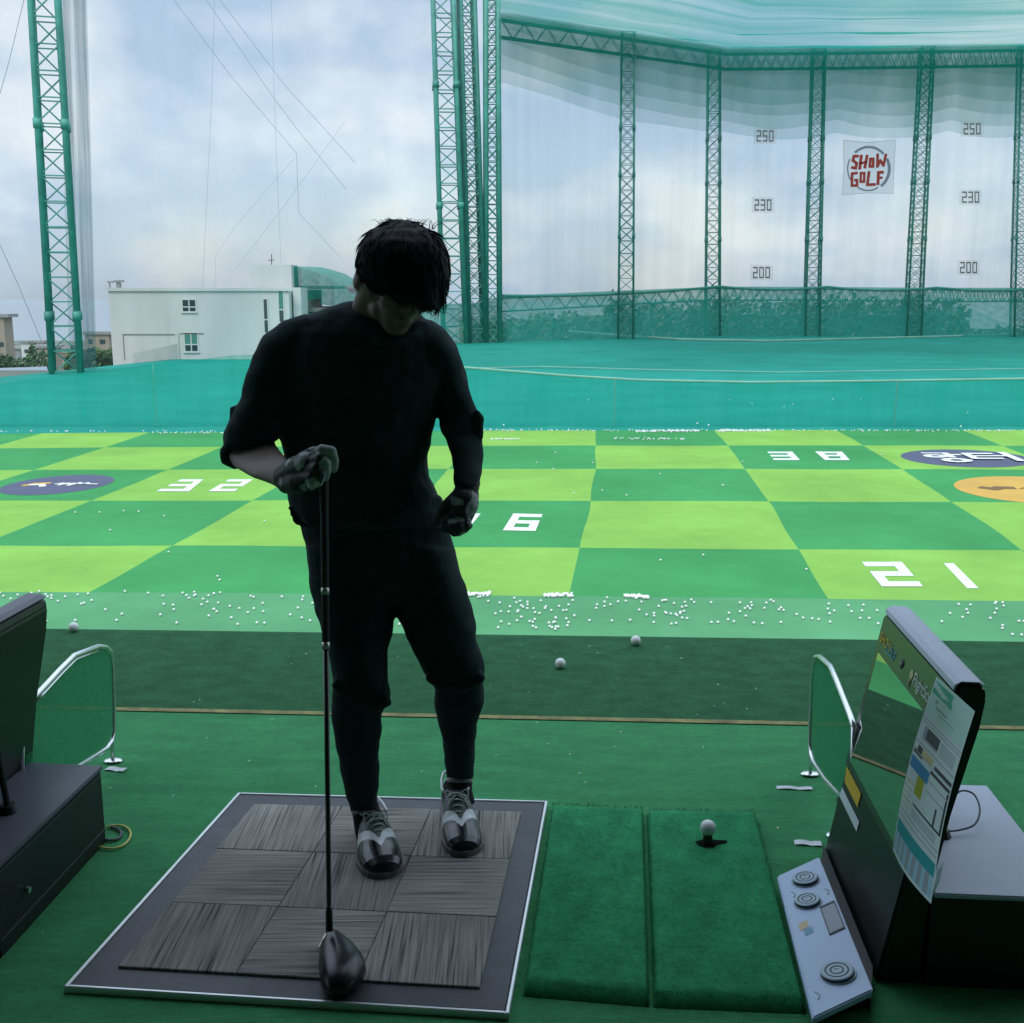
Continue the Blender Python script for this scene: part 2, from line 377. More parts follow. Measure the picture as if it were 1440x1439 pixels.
# painted distance numbers, seven-bar style
SEG = {'2': 'abged', '1': 'm', '6': 'afgedc', '3': 'abgcd', '8': 'abcdefg', '5': 'afgcd', '0': 'abcdef'}
def digit_quads(ch, t=.19, th=.27):
    s = SEG[ch]; q = []
    R_ = {'a': (0, 1-t, 1, 1), 'd': (0, 0, 1, t), 'g': (0, .5-t/2, 1, .5+t/2), 'f': (0, .5-t/2, th, 1), 'b': (1-th, .5-t/2, 1, 1), 'e': (0, 0, th, .5+t/2), 'c': (1-th, 0, 1, .5+t/2), 'm': (0, 0, 1, 1)}
    return [R_[k] for k in s]
def bil(c, u, v):
    TL, TR, BR, BL = c
    return (BL*(1-u)+BR*u)*(1-v)+(TL*(1-u)+TR*u)*v
def field_number(chs, quads, label):
    bm = B()
    for ch, q in zip(chs, quads):
        c = [G(px, py, -4) for px, py in q]
        for k, (x0, y0, x1, y1) in enumerate(digit_quads(ch)):
            z = V((0, 0, .005+.0015*k))
            quad(bm, bil(c, x0, y0)+z, bil(c, x1, y0)+z, bil(c, x1, y1)+z, bil(c, x0, y1)+z)
    o = obj('painted_number', bm, 'white_paint', FIELD); o['label'] = label
field_number('21', [[(1212, 791), (1268, 791), (1298, 826), (1240, 826)], [(1327, 793), (1341, 793), (1376, 828), (1360, 828)]], 'white number 21 painted on the nearest row of squares')
field_number('26', [[(635, 723), (676, 723), (656, 748), (610, 747)], [(722, 723), (763, 724), (753, 748), (707, 747)]], 'white number 26 painted on a dark green square')
field_number('38', [[(1079, 636), (1114, 636), (1125, 648), (1088, 648)], [(1146, 636), (1184, 636), (1195, 648), (1160, 648)]], 'white number 38 painted on a far dark green square')
field_number('32', [[(255, 675), (286, 675), (266, 692), (220, 692)], [(322, 675), (356, 675), (330, 692), (293, 692)]], 'white number 32 painted on a light green square at left')
# painted round emblems on the field
def disc(u, v, ru, rv, mats, name, label, marks):
    bm = B(); ring = [field(u+ru*math.cos(a), v+rv*math.sin(a), -3.994) for a in [2*math.pi*k/48 for k in range(48)]]
    bm.faces.new([bm.verts.new(p) for p in ring])
    k = 0
    for (pl, w, mi) in marks:
        for a, b in zip(pl, pl[1:]):
            k += 1
            a = V((*a, 0)); b = V((*b, 0)); d = (b-a).normalized(); nrm = V((-d.y, d.x, 0))*w; a = a-d*w*.6; b = b+d*w*.6
            P = lambda q: field(u+ru*q.x, v+rv*q.y, -3.99+.0012*k)
            quad(bm, P(a-nrm), P(b-nrm), P(b+nrm), P(a+nrm), mi=mi)
    o = obj(name, bm, mats, FIELD); o['label'] = label
circ = lambda x, y, r, n=14: [(x+r*math.cos(2*math.pi*k/n), y+r*math.sin(2*math.pi*k/n)) for k in range(n+1)]
scrib = [(-.05, .02), (.05, .12), (.08, -.1), (.16, .1), (.2, -.02), (.28, .08), (.3, -.16), (.38, .12), (.46, 0), (.55, .1), (.62, -.02), (.8, -.04)]
disc(-3.51, 2.48, .345, .33, ['navy_paint', 'white_paint', 'yellow_paint'], 'painted_emblem', 'navy disc with pale script and a pale yellow figure painted on the field',
     [([(-.6, -.1), (-.5, .08), (-.25, .12)], .07, 2), ([(-.5, -.05), (-.3, -.02), (-.18, -.2)], .06, 1), (scrib, .035, 1)])
KR = [(circ(-.42, .18, .14), .06, 1), ([(-.2, .5), (-.2, .02)], .06, 1), ([(-.2, .3), (-.02, .3)], .06, 1), ([(-.55, .48), (-.3, .48)], .05, 1), (circ(-.24, -.35, .17), .065, 1),
      ([(.5, .38), (.1, .38), (.1, -.18), (.5, -.18)], .065, 1), ([(.1, .1), (.46, .1)], .055, 1), ([(.72, .5), (.72, -.42)], .065, 1), ([(.52, .1), (.72, .1)], .06, 1)]
disc(2.55, 3.44, .42, .37, ['navy_paint', 'white_paint'], 'painted_emblem', 'navy disc with two white block syllables painted on the field', KR)
disc(2.56, 2.36, .42, .40, ['yellow_paint', 'brown_paint'], 'painted_emblem', 'yellow disc with brown script painted on the field at right', [([(-.62, .1), (-.5, .0), (-.4, .1), (-.25, .08)], .09, 1), ([(a-.1, b*.9) for a, b in scrib], .018, 1)])
disc(-2.05, 3.42, .38, .37, ['yellow_paint', 'brown_paint'], 'painted_emblem', 'yellow disc behind the golfer\'s forearm painted on the field', [([(-.6, .1), (-.3, .1)], .08, 1), (scrib, .02, 1)])
# teal collection net spread over the ground beyond the field
LW = [V((-46, 30, 0)), V((-38, 58, 0)), V((-32.2, 77, 0)), V((-25.5, 101, 0)), V((-8, 120, 0))]
C1 = V((-2.5, 123, 0)); C2 = V((25.6, 140, 0)); C3 = V((38.8, 139.5, 0)); C4 = V((52, 138.5, 0)); C5 = V((64.6, 137.5, 0)); C6 = V((80, 136, 0)); C7 = V((96, 134, 0))
bm = B()
near = [field(u, 4.85, -4.0) for u in range(-9, 8)]
near = [V((-46, 44, -4))]+[p for p in near if p.x > -44]+[V((60, 44, -4)), V((96, 60, -4))]
farp = []
poly = LW+[C1, C2, C3, C4, C5, C6, C7]
nx, ny = 60, 40
def lerp_poly(P, t):
    k = t*(len(P)-1); i = min(int(k), len(P)-2); return P[i].lerp(P[i+1], k-i)
grid = []
for i in range(nx+1):
    t = i/nx; a = lerp_poly(near, t); a = V((a.x, a.y-.02, -4))
    b = lerp_poly([LW[1], LW[2], LW[3], LW[4], C1, C2, C3, C4, C5, C6, C7], t)
    rowv = []
    for j in range(ny+1):
        s = j/ny; p = a.lerp(b, s); p.z = -4.006+(.0 if j == 0 else .03*noise.noise(V((p.x*.07, p.y*.10, 0)))*min(1, j/4))
        rowv.append(bm.verts.new(p))
    grid.append(rowv)
for i in range(nx):
    for j in range(ny): bm.faces.new((grid[i][j], grid[i+1][j], grid[i+1][j+1], grid[i][j+1]))
o = obj('ground_netting', bm, 'netground', org=(0, 80, -4), smooth=True); tag(o, kind='structure')
# ================================================================== NET WALLS AND MASTS
def sheet(bm, top, bot, nseg=1, uv=False, mi=0):
    """vertical sheet between two polylines"""
    n = len(top)
    for i in range(n-1):
        quad(bm, bot[i], bot[i+1], top[i+1], top[i], mi=mi)
def dens(P, k=8):
    out = []
    for a, b in zip(P, P[1:]):
        for i in range(k): out.append(a.lerp(b, i/k))
    return out+[P[-1]]
def Z(p, z): return V((p.x, p.y, z))
FAR = [C1+V((1.4, 0, 0)), C2, C3, C4, C5, C6, C7]
def topz(i_t):  # top of the far wall along the polyline
    return 29.0
BOT = [1.0, 2.05, 2.0, 1.9, 1.9, 1.9, 1.9]
def far_line(k): # densified with catenary sag weight
    P = []; zb = []; sg = []
    for i in range(len(FAR)-1):
        for j in range(k):
            t = j/k; P.append(FAR[i].lerp(FAR[i+1], t)); zb.append(BOT[i]*(1-t)+BOT[i+1]*t); sg.append(4*t*(1-t))
    return P+[FAR[-1]], zb+[BOT[-1]], sg+[0]
P, zb, sg = far_line(10)
bm = B(); sheet(bm, [Z(p, 28.5) for p in P], [Z(p, z-.35*s) for p, z, s in zip(P, zb, sg)])
far_net = tag(obj('far_net', bm, 'net_far', org=(30, 138, -4)), 'pale translucent ball net wall hanging between the far masts', 'net')
bm = B(); tube(bm, [Z(p, z-.35*s)+V((0, -.3, 0)) for p, z, s in zip(P, zb, sg)], .16)
obj('hem_rope', bm, 'dteal', far_net)
# draped layers of green net along the head of the far wall
drop = [(20.2, .9), (21.4, .85), (22.7, .8), (24.0, .7), (25.4, .6), (26.8, .5)]
dn = thing('draped_net', 'green net draped in stacked sagging layers along the top of the far wall', 'net', (30, 137, 29))
for k, (zz, sag) in enumerate(drop):
    bm = B(); off = V((-.1, -.5-.35*k, 0))
    lo = []
    for i, (p, s) in enumerate(zip(P, sg)):
        wob_ = .6*noise.noise(V((p.x*.12, k*5.1, 0)))
        first = 3.2 if i < 10 else 0
        lo.append(Z(p, zz+.7*(1 if i < 10 else 0)*(1-i/10)*4+wob_*.6-sag*s)+off)
    sheet(bm, [Z(p, 29.5)+off for p in P], lo); obj('net_layer', bm, 'net_drape', dn)
# low windbreak net
bm = B()
lowP = dens([LW[3]+V((14, 14.5, 0)), C1+V((0, .4, 0))], 6)[:-1]+P
lz = [0.2+.0*i for i in range(6)]+zb
sheet(bm, [Z(p, z)+V((0, -.1, 0)) for p, z in zip(lowP, lz)], [Z(p, -4.1)+V((0, -.1, 0)) for p in lowP])
tag(obj('windbreak_net', bm, 'net_low', org=(30, 137, -4)), 'dense green net strip along the foot of the far wall', 'net')
# left side net
bm = B(); SW = dens(LW[1:]+[C1], 4)
sheet(bm, [Z(p, 46) for p in SW], [Z(p, -4) for p in SW])
sn = tag(obj('side_net', bm, 'net_side', org=(-28, 90, -4)), 'sheer bluish ball net wall at left between the tall mast and the corner masts', 'net')
bm = B()
SB = dens([LW[2]+V((3, 9, 0)), LW[3], LW[4]], 6)
sheet(bm, [Z(p, -3.2+1.5*min(1, i/8)) for i, p in enumerate(SB)], [Z(p, -4.0) for p in SB])
bmesh.ops.translate(bm, verts=bm.verts[:], vec=(.15, -.3, 0))
obj('hem_band', bm, 'net_band', sn)
# gathered folds by the tall mast
bm = B()
for (xa, xb) in ((98, 113), (104, 134), (118, 136)):
    yy = 78.5+.4*random.random()
    zt = 46
    for k in range(6):
        a = xa+(xb-xa)*k/6; b = xa+(xb-xa)*(k+1)/6
        p0 = D(a, 520, yy); p1 = D(b, 520, yy); y0 = V((0, .25*(k % 2), 0)); y1 = V((0, .25*((k+1) % 2), 0))
        lean = V((2.3, 0, 0))
        quad(bm, p0+y0, p1+y1, Z(p1, zt)+y1+lean, Z(p0, zt)+y0+lean)
tag(obj('gathered_net', bm, 'net_fold'), 'bluish net gathered in vertical folds beside the tall left mast', 'net')
# overhead net
bm = B(); uvl = bm.loops.layers.uv.new()
nu, nv = 60, 60; g = []
for i in range(nu+1):
    t = i/nu; a = lerp_poly(FAR, t)
    row = []
    for j in range(nv+1):
        s = j/nv
        b = V((a.x*.85-.4, a.y-62, 0)); p = a.lerp(b, s)
        t6 = (t*(len(FAR)-1)) % 1
        sag = .55*math.sin(s*math.pi*16)*.5-2.2*4*t*(1-t)*s
        row.append((bm.verts.new((p.x, p.y, 29.2+sag+.4*noise.noise(V((p.x*.1, p.y*.25, 3))))), (t, s)))
    g.append(row)
for i in range(nu):
    for j in range(nv):
        c = (g[i][j], g[i+1][j], g[i+1][j+1], g[i][j+1]); f = bm.faces.new([x[0] for x in c])
        for l, x in zip(f.loops, c): l[uvl].uv = x[1]
tag(obj('roof_net', bm, 'net_roof', org=(30, 110, 29), smooth=True), 'rippled green overhead net stretched above the far end of the range', 'net')
def lattice(name, label, base, top, w, lr, br, bays, rot=0, group='lattice masts of the net walls', mats='teal_metal', style='z', bands=()):
    t = thing(name, label, 'mast', base, group)
    base = V(base); top = V(top); cs = [V((math.cos(R(rot+45+90*k)), math.sin(R(rot+45+90*k)), 0))*w*.7071 for k in range(4)]
    for c in cs:
        bm = B(); tube(bm, [base+c, top+c*.8], lr, n=8)
        for s in bands: tube(bm, [base.lerp(top, s)+c*(1-.2*s)-V((0, 0, .3)), base.lerp(top, s)+c*(1-.2*s)+V((0, 0, .3))], lr*1.45, n=8)
        obj('leg', bm, mats, t, smooth=True)
    bm = B()
    for i in range(bays):
        s0 = i/bays; s1 = (i+1)/bays; p0 = base.lerp(top, s0); p1 = base.lerp(top, s1); k0 = 1-.2*s0; k1 = 1-.2*s1
        for k in range(4):
            a, b = cs[k], cs[(k+1) % 4]
            tube(bm, [p1+a*k1, p1+b*k1], br, n=4)
            if style == 'x' or (i+k) % 2 == 0: tube(bm, [p0+a*k0, p1+b*k1], br, n=4)
            if style == 'x' or (i+k) % 2: tube(bm, [p0+b*k0, p1+a*k1], br, n=4)
    obj('bracing', bm, mats, t)
    return t
b0 = D(94, 526, 76.5); b0.z = -4.1
tp = D(62, -10, 76.5); e = (tp-b0)/(tp.z-b0.z); tp = b0+e*44
lattice('lattice_mast', 'tall green lattice mast standing alone at the far left beside the white building', b0, tp, 1.8, .19, .055, 27, rot=17, bands=(.09, .37, .62, .9))
b0 = V((-6.2, 121.5, -4.1)); tp = V((-7.4, 121.5, 44))
lattice('lattice_mast', 'wide green lattice mast just right of the golfer\'s head, left one of the corner cluster', b0, tp, 2.4, .24, .075, 26, rot=5, bands=(.3, .55, .8))
b0 = V((-3.9, 122.5, -4.1)); tp = V((-5.0, 122.5, 44))
lattice('lattice_mast', 'narrow dark green lattice mast in the middle of the corner cluster', b0, tp, 1.7, .24, .065, 30, rot=12, mats='dteal', style='x')
b0 = V((-2.1, 123, -4.1)); tp = V((-2.1, 123, 40))
lattice('lattice_mast', 'bright green lattice mast at the right of the corner cluster, where the far wall begins', b0, tp, 1.5, .28, .065, 30, rot=3, style='x')
mid = C1.lerp(C2, .58)+V((0.0, 0, 0))
for (bx, tx, Y, nm) in ((880, 883, 131.5, 'green lattice mast between the corner cluster and the bend of the far wall'), (1002, 1004, 140.8, 'green lattice mast at the bend of the far wall, left of the first number plates'),
              (1141, 1151, 140.3, 'green lattice mast directly left of the red lettered banner'), (1283, 1303, 139.3, 'green lattice mast directly right of the red lettered banner'), (1434, 1442, 138.3, 'green lattice mast at the right edge of the picture')):
    b0 = D(bx, 470, Y); b0.z = -4.1; tp = D(tx, 78, Y); e = (tp-b0)/(tp.z-b0.z); tp = b0+e*33.8
    lattice('lattice_mast', nm, b0, tp, 1.75, .125, .045, 24, rot=-6, mats='dteal', style='x', bands=(.35, .55, .7))
# truss beams along head and foot of the far wall
def truss(label, a, b, h, r, br, n):
    bm = B(); a = V(a); b = V(b); up = V((0, 0, h))
    for k in (0, 1):
        off = V((0, .9*k, 0))
        tube(bm, [a+off, b+off], r); tube(bm, [a+up+off, b+up+off], r)
        for i in range(n):
            p = a.lerp(b, i/n)+off; q = a.lerp(b, (i+1)/n)+off
            tube(bm, [p, q+up] if i % 2 else [p+up, q], br, n=4)
    tag(obj('truss_beam', bm, 'dteal'), label, 'truss', 'truss beams joining the far masts')
names = ['the corner cluster and the bend', 'the bend and the mast left of the banner', 'the two masts beside the red lettered banner', 'the mast right of the banner and the right picture edge']
for k in range(4):
    a, b = FAR[k], FAR[k+1]
    up = V((0, 0.4, 0))
    truss('green truss beam along the top of the net between '+names[k], Z(a, 27.6)+up, Z(b, 27.6)+up, 1.7, .10, .05, 22)
    truss('green truss beam along the foot of the net between '+names[k], Z(a, BOT[k]-1.7)+up, Z(b, BOT[k+1]-1.6)+up, 1.4, .085, .05, 26)
# cables on the left net
def cable(px, Y, r, label, name='steel_cable', m='cable'):
    bm = B(); tube(bm, [D(x, y, yy) for (x, y), yy in zip(px, Y)], r, n=5); tag(obj(name, bm, m), label, 'cable', 'cables strung on the left net')
cable([(238, -8), (325, 108), (417, 216), (420, 300), (478, 362)], [88, 92, 96, 98, 100], 0.015, 'thin cable running down to a sharp kink above the golfer\'s shoulder')
cable([(284, -8), (386, 140), (420, 185), (486, 266)], [88, 92, 94, 98], 0.015, 'thin slanting cable in the middle of the three crossing the left sky')
cable([(303, -8), (400, 120), (500, 230)], [88, 93, 98], 0.015, 'rightmost thin slanting cable of the three crossing the left sky')
cable([(302, -5), (298, 130), (290, 300), (284, 420)], [92, 92, 92, 92], .010, 'faint vertical cable above the upper window of the white building')
cable([(381, -5), (388, 200), (395, 370)], [92, 93, 94], .010, 'faint vertical cable above the tall block of the white building')
cable([(415, 222), (330, 320), (303, 360), (303, 410)], [98, 97, 96, 96], .010, 'faint cable slanting down left to the roof of the white building')
cable([(486, 170), (400, 290), (330, 380)], [98, 97, 96], .010, 'faint cable crossing the others low over the white building')
cable([(0, 345), (25, 400), (58, 480)], [80, 80, 80], .025, 'thin guy cable at the left picture edge')
cable([(35, -5), (12, 90), (0, 132)], [80, 80, 80], .02, 'thin cable in the top left picture corner')
# ropes on the ground netting
def rope(px, label, r=.10):
    bm = B(); P_ = []
    for (a, b) in zip(px, px[1:]):
        for k in range(6):
            x = a[0]+(b[0]-a[0])*k/6; y = a[1]+(b[1]-a[1])*k/6; P_.append(G(x, y, -3.9))
    P_.append(G(*px[-1], -3.9)); tube(bm, P_, r, n=6); tag(obj('net_rope', bm, 'rope'), label, 'rope')
TOPB = [(-500, 575), (-60, 549), (0, 541), (75, 529), (150, 521), (330, 500), (430, 498), (560, 510), (700, 521), (800, 529), (900, 535), (1060, 538), (1250, 536), (1440, 533), (1520, 531)]
def topb(x):
    for (a, ya), (b, yb) in zip(TOPB, TOPB[1:]):
        if x <= b: return ya+(yb-ya)*(x-a)/(b-a)
    return 531
xs_ = [-500+2020*k/100 for k in range(101)]
pt_ = [D(x, topb(x), 45.6+.12*math.sin(x*.05)) for x in xs_]
bm = B(); sheet(bm, pt_, [V((p.x, p.y+.1*math.sin(p.x), -3.995)) for p in pt_])
bnet = tag(obj('barrier_net', bm, 'net_barrier', org=(0, 45.6, -4)), 'low translucent teal net standing along the far edge of the checkered field', 'net')
bm = B(); tube(bm, [p for x, p in zip(xs_, pt_) if x > 540], .045, n=6); obj('hem_rope', bm, 'rope', bnet)
for x in (215, 440, 865, 1262):
    bm = B(); p = D(x, topb(x), 45.9); tube(bm, [V((p.x, p.y, -4.0)), p], .03, n=6); obj('post', bm, 'rope', bnet)
rope([(800, 466), (880, 473), (960, 478), (1080, 480), (1200, 477), (1320, 474), (1440, 470)], 'pale rope at the far edge of the teal ground netting', .14)
rope([(640, 519), (760, 516), (900, 520), (1100, 524), (1440, 519)], 'very thin pale rope just beyond the middle rope', .035)
# ------------------------------------------------------------------ plates and banner on the far net
def farpt(px, py):
    """point on the far wall plane behind that pixel, 1 m in front of it"""
    for a, b in zip(FAR[1:], FAR[2:]):
        n = (b-a).cross(V((0, 0, 1))).normalized(); q = onplane(px, py, a+V((0, -1.2, 0)), n)
        if q.x <= b.x+.01: return q
    return q
def plate(txt, x0, y0, x1, y1, label):
    t = thing('distance_plate', label, 'number plate', farpt((x0+x1)/2, y1), 'distance plates on the far net')
    bm = B(); p = [farpt(x0, y0), farpt(x1, y0), farpt(x1, y1), farpt(x0, y1)]; o2 = V((0, -.06, 0))
    m = 3
    q = [farpt(x0-m, y0-m), farpt(x1+m, y0-m), farpt(x1+m, y1+m), farpt(x0-m, y1+m)]
    prism(bm, q, V((0, .03, 0))); obj('plate', bm, 'net_plate', t)
    bm = B(); n = len(txt)
    for i, ch in enumerate(txt):
        c = [bil(p, (i+.09)/n, 1)+o2, bil(p, (i+.84)/n, 1)+o2, bil(p, (i+.84)/n, 0)+o2, bil(p, (i+.09)/n, 0)+o2]
        for k, (a, b, cc, d) in enumerate(digit_quads(ch, .13, .22)):
            z = V((0, -.003*k, 0)); prism(bm, [bil(c, a, b)+z, bil(c, cc, b)+z, bil(c, cc, d)+z, bil(c, a, d)+z], V((0, -.02, 0)))
    obj('lettering', bm, 'digit', t)
for side, xs in (('left', (1076, 1073, 1071)), ('right', (1367, 1365, 1362))):
    for txt, x, y in zip(('250', '230', '200'), xs, (192, 289, 384) if side == 'left' else (182, 278, 377)):
        plate(txt, x-13, y-8, x+13, y+8, f'{txt} number plate on the far net, {side} of the red lettered banner')
bn = thing('banner', 'square pale banner with red lettering inside a gray ring on the far net', 'banner', farpt(1222, 275))
bm = B(); q = [farpt(1186, 198), farpt(1222, 201), farpt(1260, 197), farpt(1257, 235), farpt(1256, 273), farpt(1222, 272), farpt(1184, 275), farpt(1187, 235)]
prism(bm, [p+V((0, .0, 0)) for p in q], V((0, .03, 0))); obj('cloth', bm, 'net_banner', bn)
bm = B(); tube(bm, [p for p in q]+[q[0]], .022, n=5); obj('hem', bm, 'gray_wall', bn)
def strokes(bm, pl, w, px0, py0, sc_, mi=0, yo=-.1):
    for k, (a, b) in enumerate(zip(pl, pl[1:])):
        a = V((*a, 0)); b = V((*b, 0)); d = (b-a).normalized(); n_ = V((-d.y, d.x, 0))*w; a = a-d*w*.8; b = b+d*w*.8
        pt = lambda q: farpt(px0+q.x*sc_, py0+q.y*sc_)+V((0, yo-.004*k, 0))
        prism(bm, [pt(a-n_), pt(b-n_), pt(b+n_), pt(a+n_)], V((0, -.02, 0)), mi)
LET = [ # traced in the 1439-px enlargement of 110 px
 ([(470, 530), (400, 530), (380, 610), (450, 660), (430, 750), (365, 740)], 27), ([(535, 525), (505, 755)], 27), ([(640, 525), (600, 735)], 26), ([(520, 660), (620, 640)], 24),
 ([(700, 580), (755, 580), (750, 720), (690, 720), (700, 580)], 25), ([(835, 500), (830, 720), (885, 610), (940, 700), (985, 505)], 25),
 ([(450, 840), (365, 850), (360, 1070), (455, 1070), (455, 970), (420, 970)], 25), ([(525, 840), (590, 840), (585, 1000), (520, 1000), (525, 840)], 23), ([(675, 825), (645, 1055), (780, 1050)], 26), ([(925, 825), (850, 830), (840, 1040)], 28), ([(850, 930), (905, 925)], 24)]
bm = B()
for pl, w in LET: strokes(bm, [(x-720, y-720) for x, y in pl], w, 1225, 235, 110/1439)
obj('lettering', bm, 'red', bn)
arc = lambda cx, cy, rx, ry, a0, a1, n=12: [(cx+rx*math.cos(R(a0+(a1-a0)*k/n)), cy+ry*math.sin(R(a0+(a1-a0)*k/n))) for k in range(n+1)]
for pl, w in ((arc(670, 760, 370, 400, -130, -45), 22), (arc(660, 760, 390, 400, -25, 50), 26), (arc(660, 760, 360, 400, 60, 120), 14), (arc(670, 760, 385, 400, 150, 205), 12)):
    bm = B(); strokes(bm, [(x-720, y-720) for x, y in pl], w, 1225, 235, 110/1439, yo=-.06); obj('ring_arc', bm, 'ring', bn)
# ================================================================== BUILDINGS, TREES BEYOND
def bbox_px(bm, x0, y0, x1, y1, Y, depth, zb=None, mi=0):
    a = D(x0, y0, Y); b = D(x1, y1, Y); box(bm, (a.x, Y, b.z if zb is None else zb), (b.x, Y+depth, a.z), mi)
def window(parent, x0, y0, x1, y1, Y, panes=2, glassm='glass'):
    bm = B(); a = D(x0, y0, Y); b = D(x1, y1, Y); w = .09
    box(bm, (a.x, Y-.06, a.z-w), (b.x, Y+.02, a.z)); box(bm, (a.x-.05, Y-.12, b.z-.05), (b.x+.05, Y+.02, b.z+w))
    for i in range(panes+1):
        x = a.x+(b.x-a.x)*i/panes; x = min(max(x, a.x+w/2), b.x-w/2); box(bm, (x-w/2, Y-.058, b.z+w), (x+w/2, Y+.02, a.z-w))
    zm = b.z+(a.z-b.z)*.4
    box(bm, (a.x+w, Y-.05, zm-w/2), (b.x-w, Y+.02, zm+w/2))
    f = obj('window', bm, 'white_wall', parent)
    bm = B(); quad(bm, (a.x, Y-.02, b.z), (b.x, Y-.02, b.z), (b.x, Y-.02, zm), (a.x, Y-.02, zm)); quad(bm, (a.x, Y-.02, zm), (b.x, Y-.02, zm), (b.x, Y-.02, a.z), (a.x, Y-.02, a.z), mi=1)
    obj('pane', bm, ['glass', glassm], f)
YB = 92
bt = thing('white_building', 'large white rendered building with few small windows beyond the left net', 'building', D(280, 530, YB))
bm = B(); bbox_px(bm, 152, 408, 411, 540, YB, 16, zb=-9); obj('wall', bm, 'white_wall', bt)
bm = B(); a = D(150, 406, YB); b = D(412, 410, YB); box(bm, (a.x-.1, YB-.15, b.z), (b.x, YB-.003, b.z+.25)); obj('parapet', bm, 'white_wall', bt)
bm = B(); bbox_px(bm, 349, 373, 413, 470, YB+4, 3, zb=-6); bbox_px(bm, 411.5, 405, 425, 470, YB+1, 3, zb=-6); obj('stair_block', bm, 'white_wall', bt)
window(bt, 255, 421, 277, 440, YB); window(bt, 258, 469, 280, 496, YB, glassm='green_glass'); window(bt, 369, 420, 379, 470, YB, 1); window(bt, 390, 408, 401, 455, YB, 1, glassm='green_glass')
bm = B()
for (x0, y0, x1, y1) in ((173, 470, 245, 471.5), (173, 470, 174.5, 506), (251, 470, 253, 508), (253, 469, 286, 470.3)): bbox_px(bm, x0, y0, x1, y1, YB-.06, .08)
obj('panel_joint', bm, 'gray_wall', bt)
bm = B(); bbox_px(bm, 163, 397, 169, 408, YB+.5, .35); bbox_px(bm, 160, 394.5, 172, 397.5, YB+.4, .5); bbox_px(bm, 150, 396, 158, 398, YB+.4, .4); bbox_px(bm, 153, 398, 155, 408, YB+.5, .12); obj('chimney', bm, 'gray_wall', bt)
bm = B(); tube(bm, [D(382, 374, YB+5), D(382, 358, YB+5)], .04); tube(bm, [D(377, 367, YB+5), D(386, 366, YB+5)], .03); obj('antenna', bm, 'dark_line', bt)
bm = B(); a = D(413, 374, YB+5); 
prof = [(413, 375), (430, 379), (450, 385), (470, 396), (492, 415), (515, 425)]
for (p, q) in zip(prof, prof[1:]):
    quad(bm, D(*p, YB+5), D(*q, YB+8), D(*q, YB+8)+V((0, 14, .2)), D(*p, YB+5)+V((0, 14, .2)))
obj('net_roof', bm, 'net_low', bt)
bm = B()
for (p, q) in zip(prof, prof[1:]):
    a, b = D(*p, YB+5), D(*q, YB+8); quad(bm, Z(a, a.z-2.6), Z(b, b.z-2.2), b, a)
obj('net_curtain', bm, 'net_low', bt)
bm = B(); a = D(413, 400, YB+9); b = D(530, 480, YB+9); box(bm, (a.x, YB+9, -6), (b.x, YB+20, b.z+2.6)); box(bm, (a.x, YB+7.8, b.z+2.602), (b.x, YB+20, b.z+2.95)); box(bm, (a.x, YB+8.6, b.z+4.6), (b.x, YB+20, b.z+4.85))
obj('side_wing', bm, 'gray_wall', bt)
def bld(x0, y0, x1, y1, Y, m, label, wins=(), depth=3, roof=None):
    t = thing('town_building', label, 'building', Z(D((x0+x1)/2, y1, Y), gz(Y)), 'low town buildings far beyond the nets')
    bm = B(); bbox_px(bm, x0, y0, x1, y1, Y, depth, zb=gz(Y)-1); obj('wall', bm, m, t)
    bm = B(); a = D(x0, y0, Y); b = D(x1, y0, Y); box(bm, (a.x-.2, Y-.3, a.z+.003), (b.x+.2, Y+depth+.2, a.z+.5)); obj('roof', bm, roof or 'gray_wall', t)
    for (wx, wy, wx1, wy1) in wins:
        bm = B(); bbox_px(bm, wx, wy, wx1, wy1, Y-.08, .06); obj('window', bm, 'glass', t)
bld(-30, 447, 11, 520, 170, 'beige_wall', 'tan block at the left picture edge behind the net', [(-3, 482, 5, 488)])
bld(29, 483, 62, 520, 230, 'white_wall', 'small cream house left of the tall mast with a flat roof', [(34, 492, 40, 497), (48, 492, 55, 497)])
bld(52, 490, 80, 520, 215, 'beige_wall', 'low brown house tucked against the left side of the tall mast', [(58, 496, 64, 501)])
bld(12, 492, 30, 520, 260, 'gray_wall', 'gray low house right of the tan block', [(16, 497, 21, 501)])
bld(119, 471, 156, 520, 190, 'beige_wall', 'tan house between the tall mast and the white building', [(124, 478, 130, 484), (140, 478, 148, 484)])
bld(722, 452, 737, 500, 210, 'white_wall', 'narrow cream house behind the low green net near the corner masts', [(727, 462, 732, 470)])
bld(752, 452, 800, 500, 205, 'white_wall', 'pale house behind the low green net with a wide front', [(760, 462, 770, 470), (780, 462, 790, 470)])
bld(805, 448, 880, 500, 200, 'gray_wall', 'long gray house behind the low green net', [(812, 460, 830, 468)])
bld(1215, 449, 1296, 500, 157, 'dark_line', 'dark flat shed behind the low net under the red lettered banner', [], roof='dark_line')
bld(646, 450, 664, 500, 210, 'beige_wall', 'sunlit tan house seen through the base of the wide corner mast', [(651, 462, 656, 468)])
gt = thing('gable_house', 'big house with a sloping gray roof behind the low net at right', 'building', Z(D(1360, 480, 180), gz(180)), 'low town buildings far beyond the nets')
bm = B(); bbox_px(bm, 1300, 462, 1450, 480, 180, 14, zb=gz(194)-.5); obj('wall', bm, 'white_wall', gt)
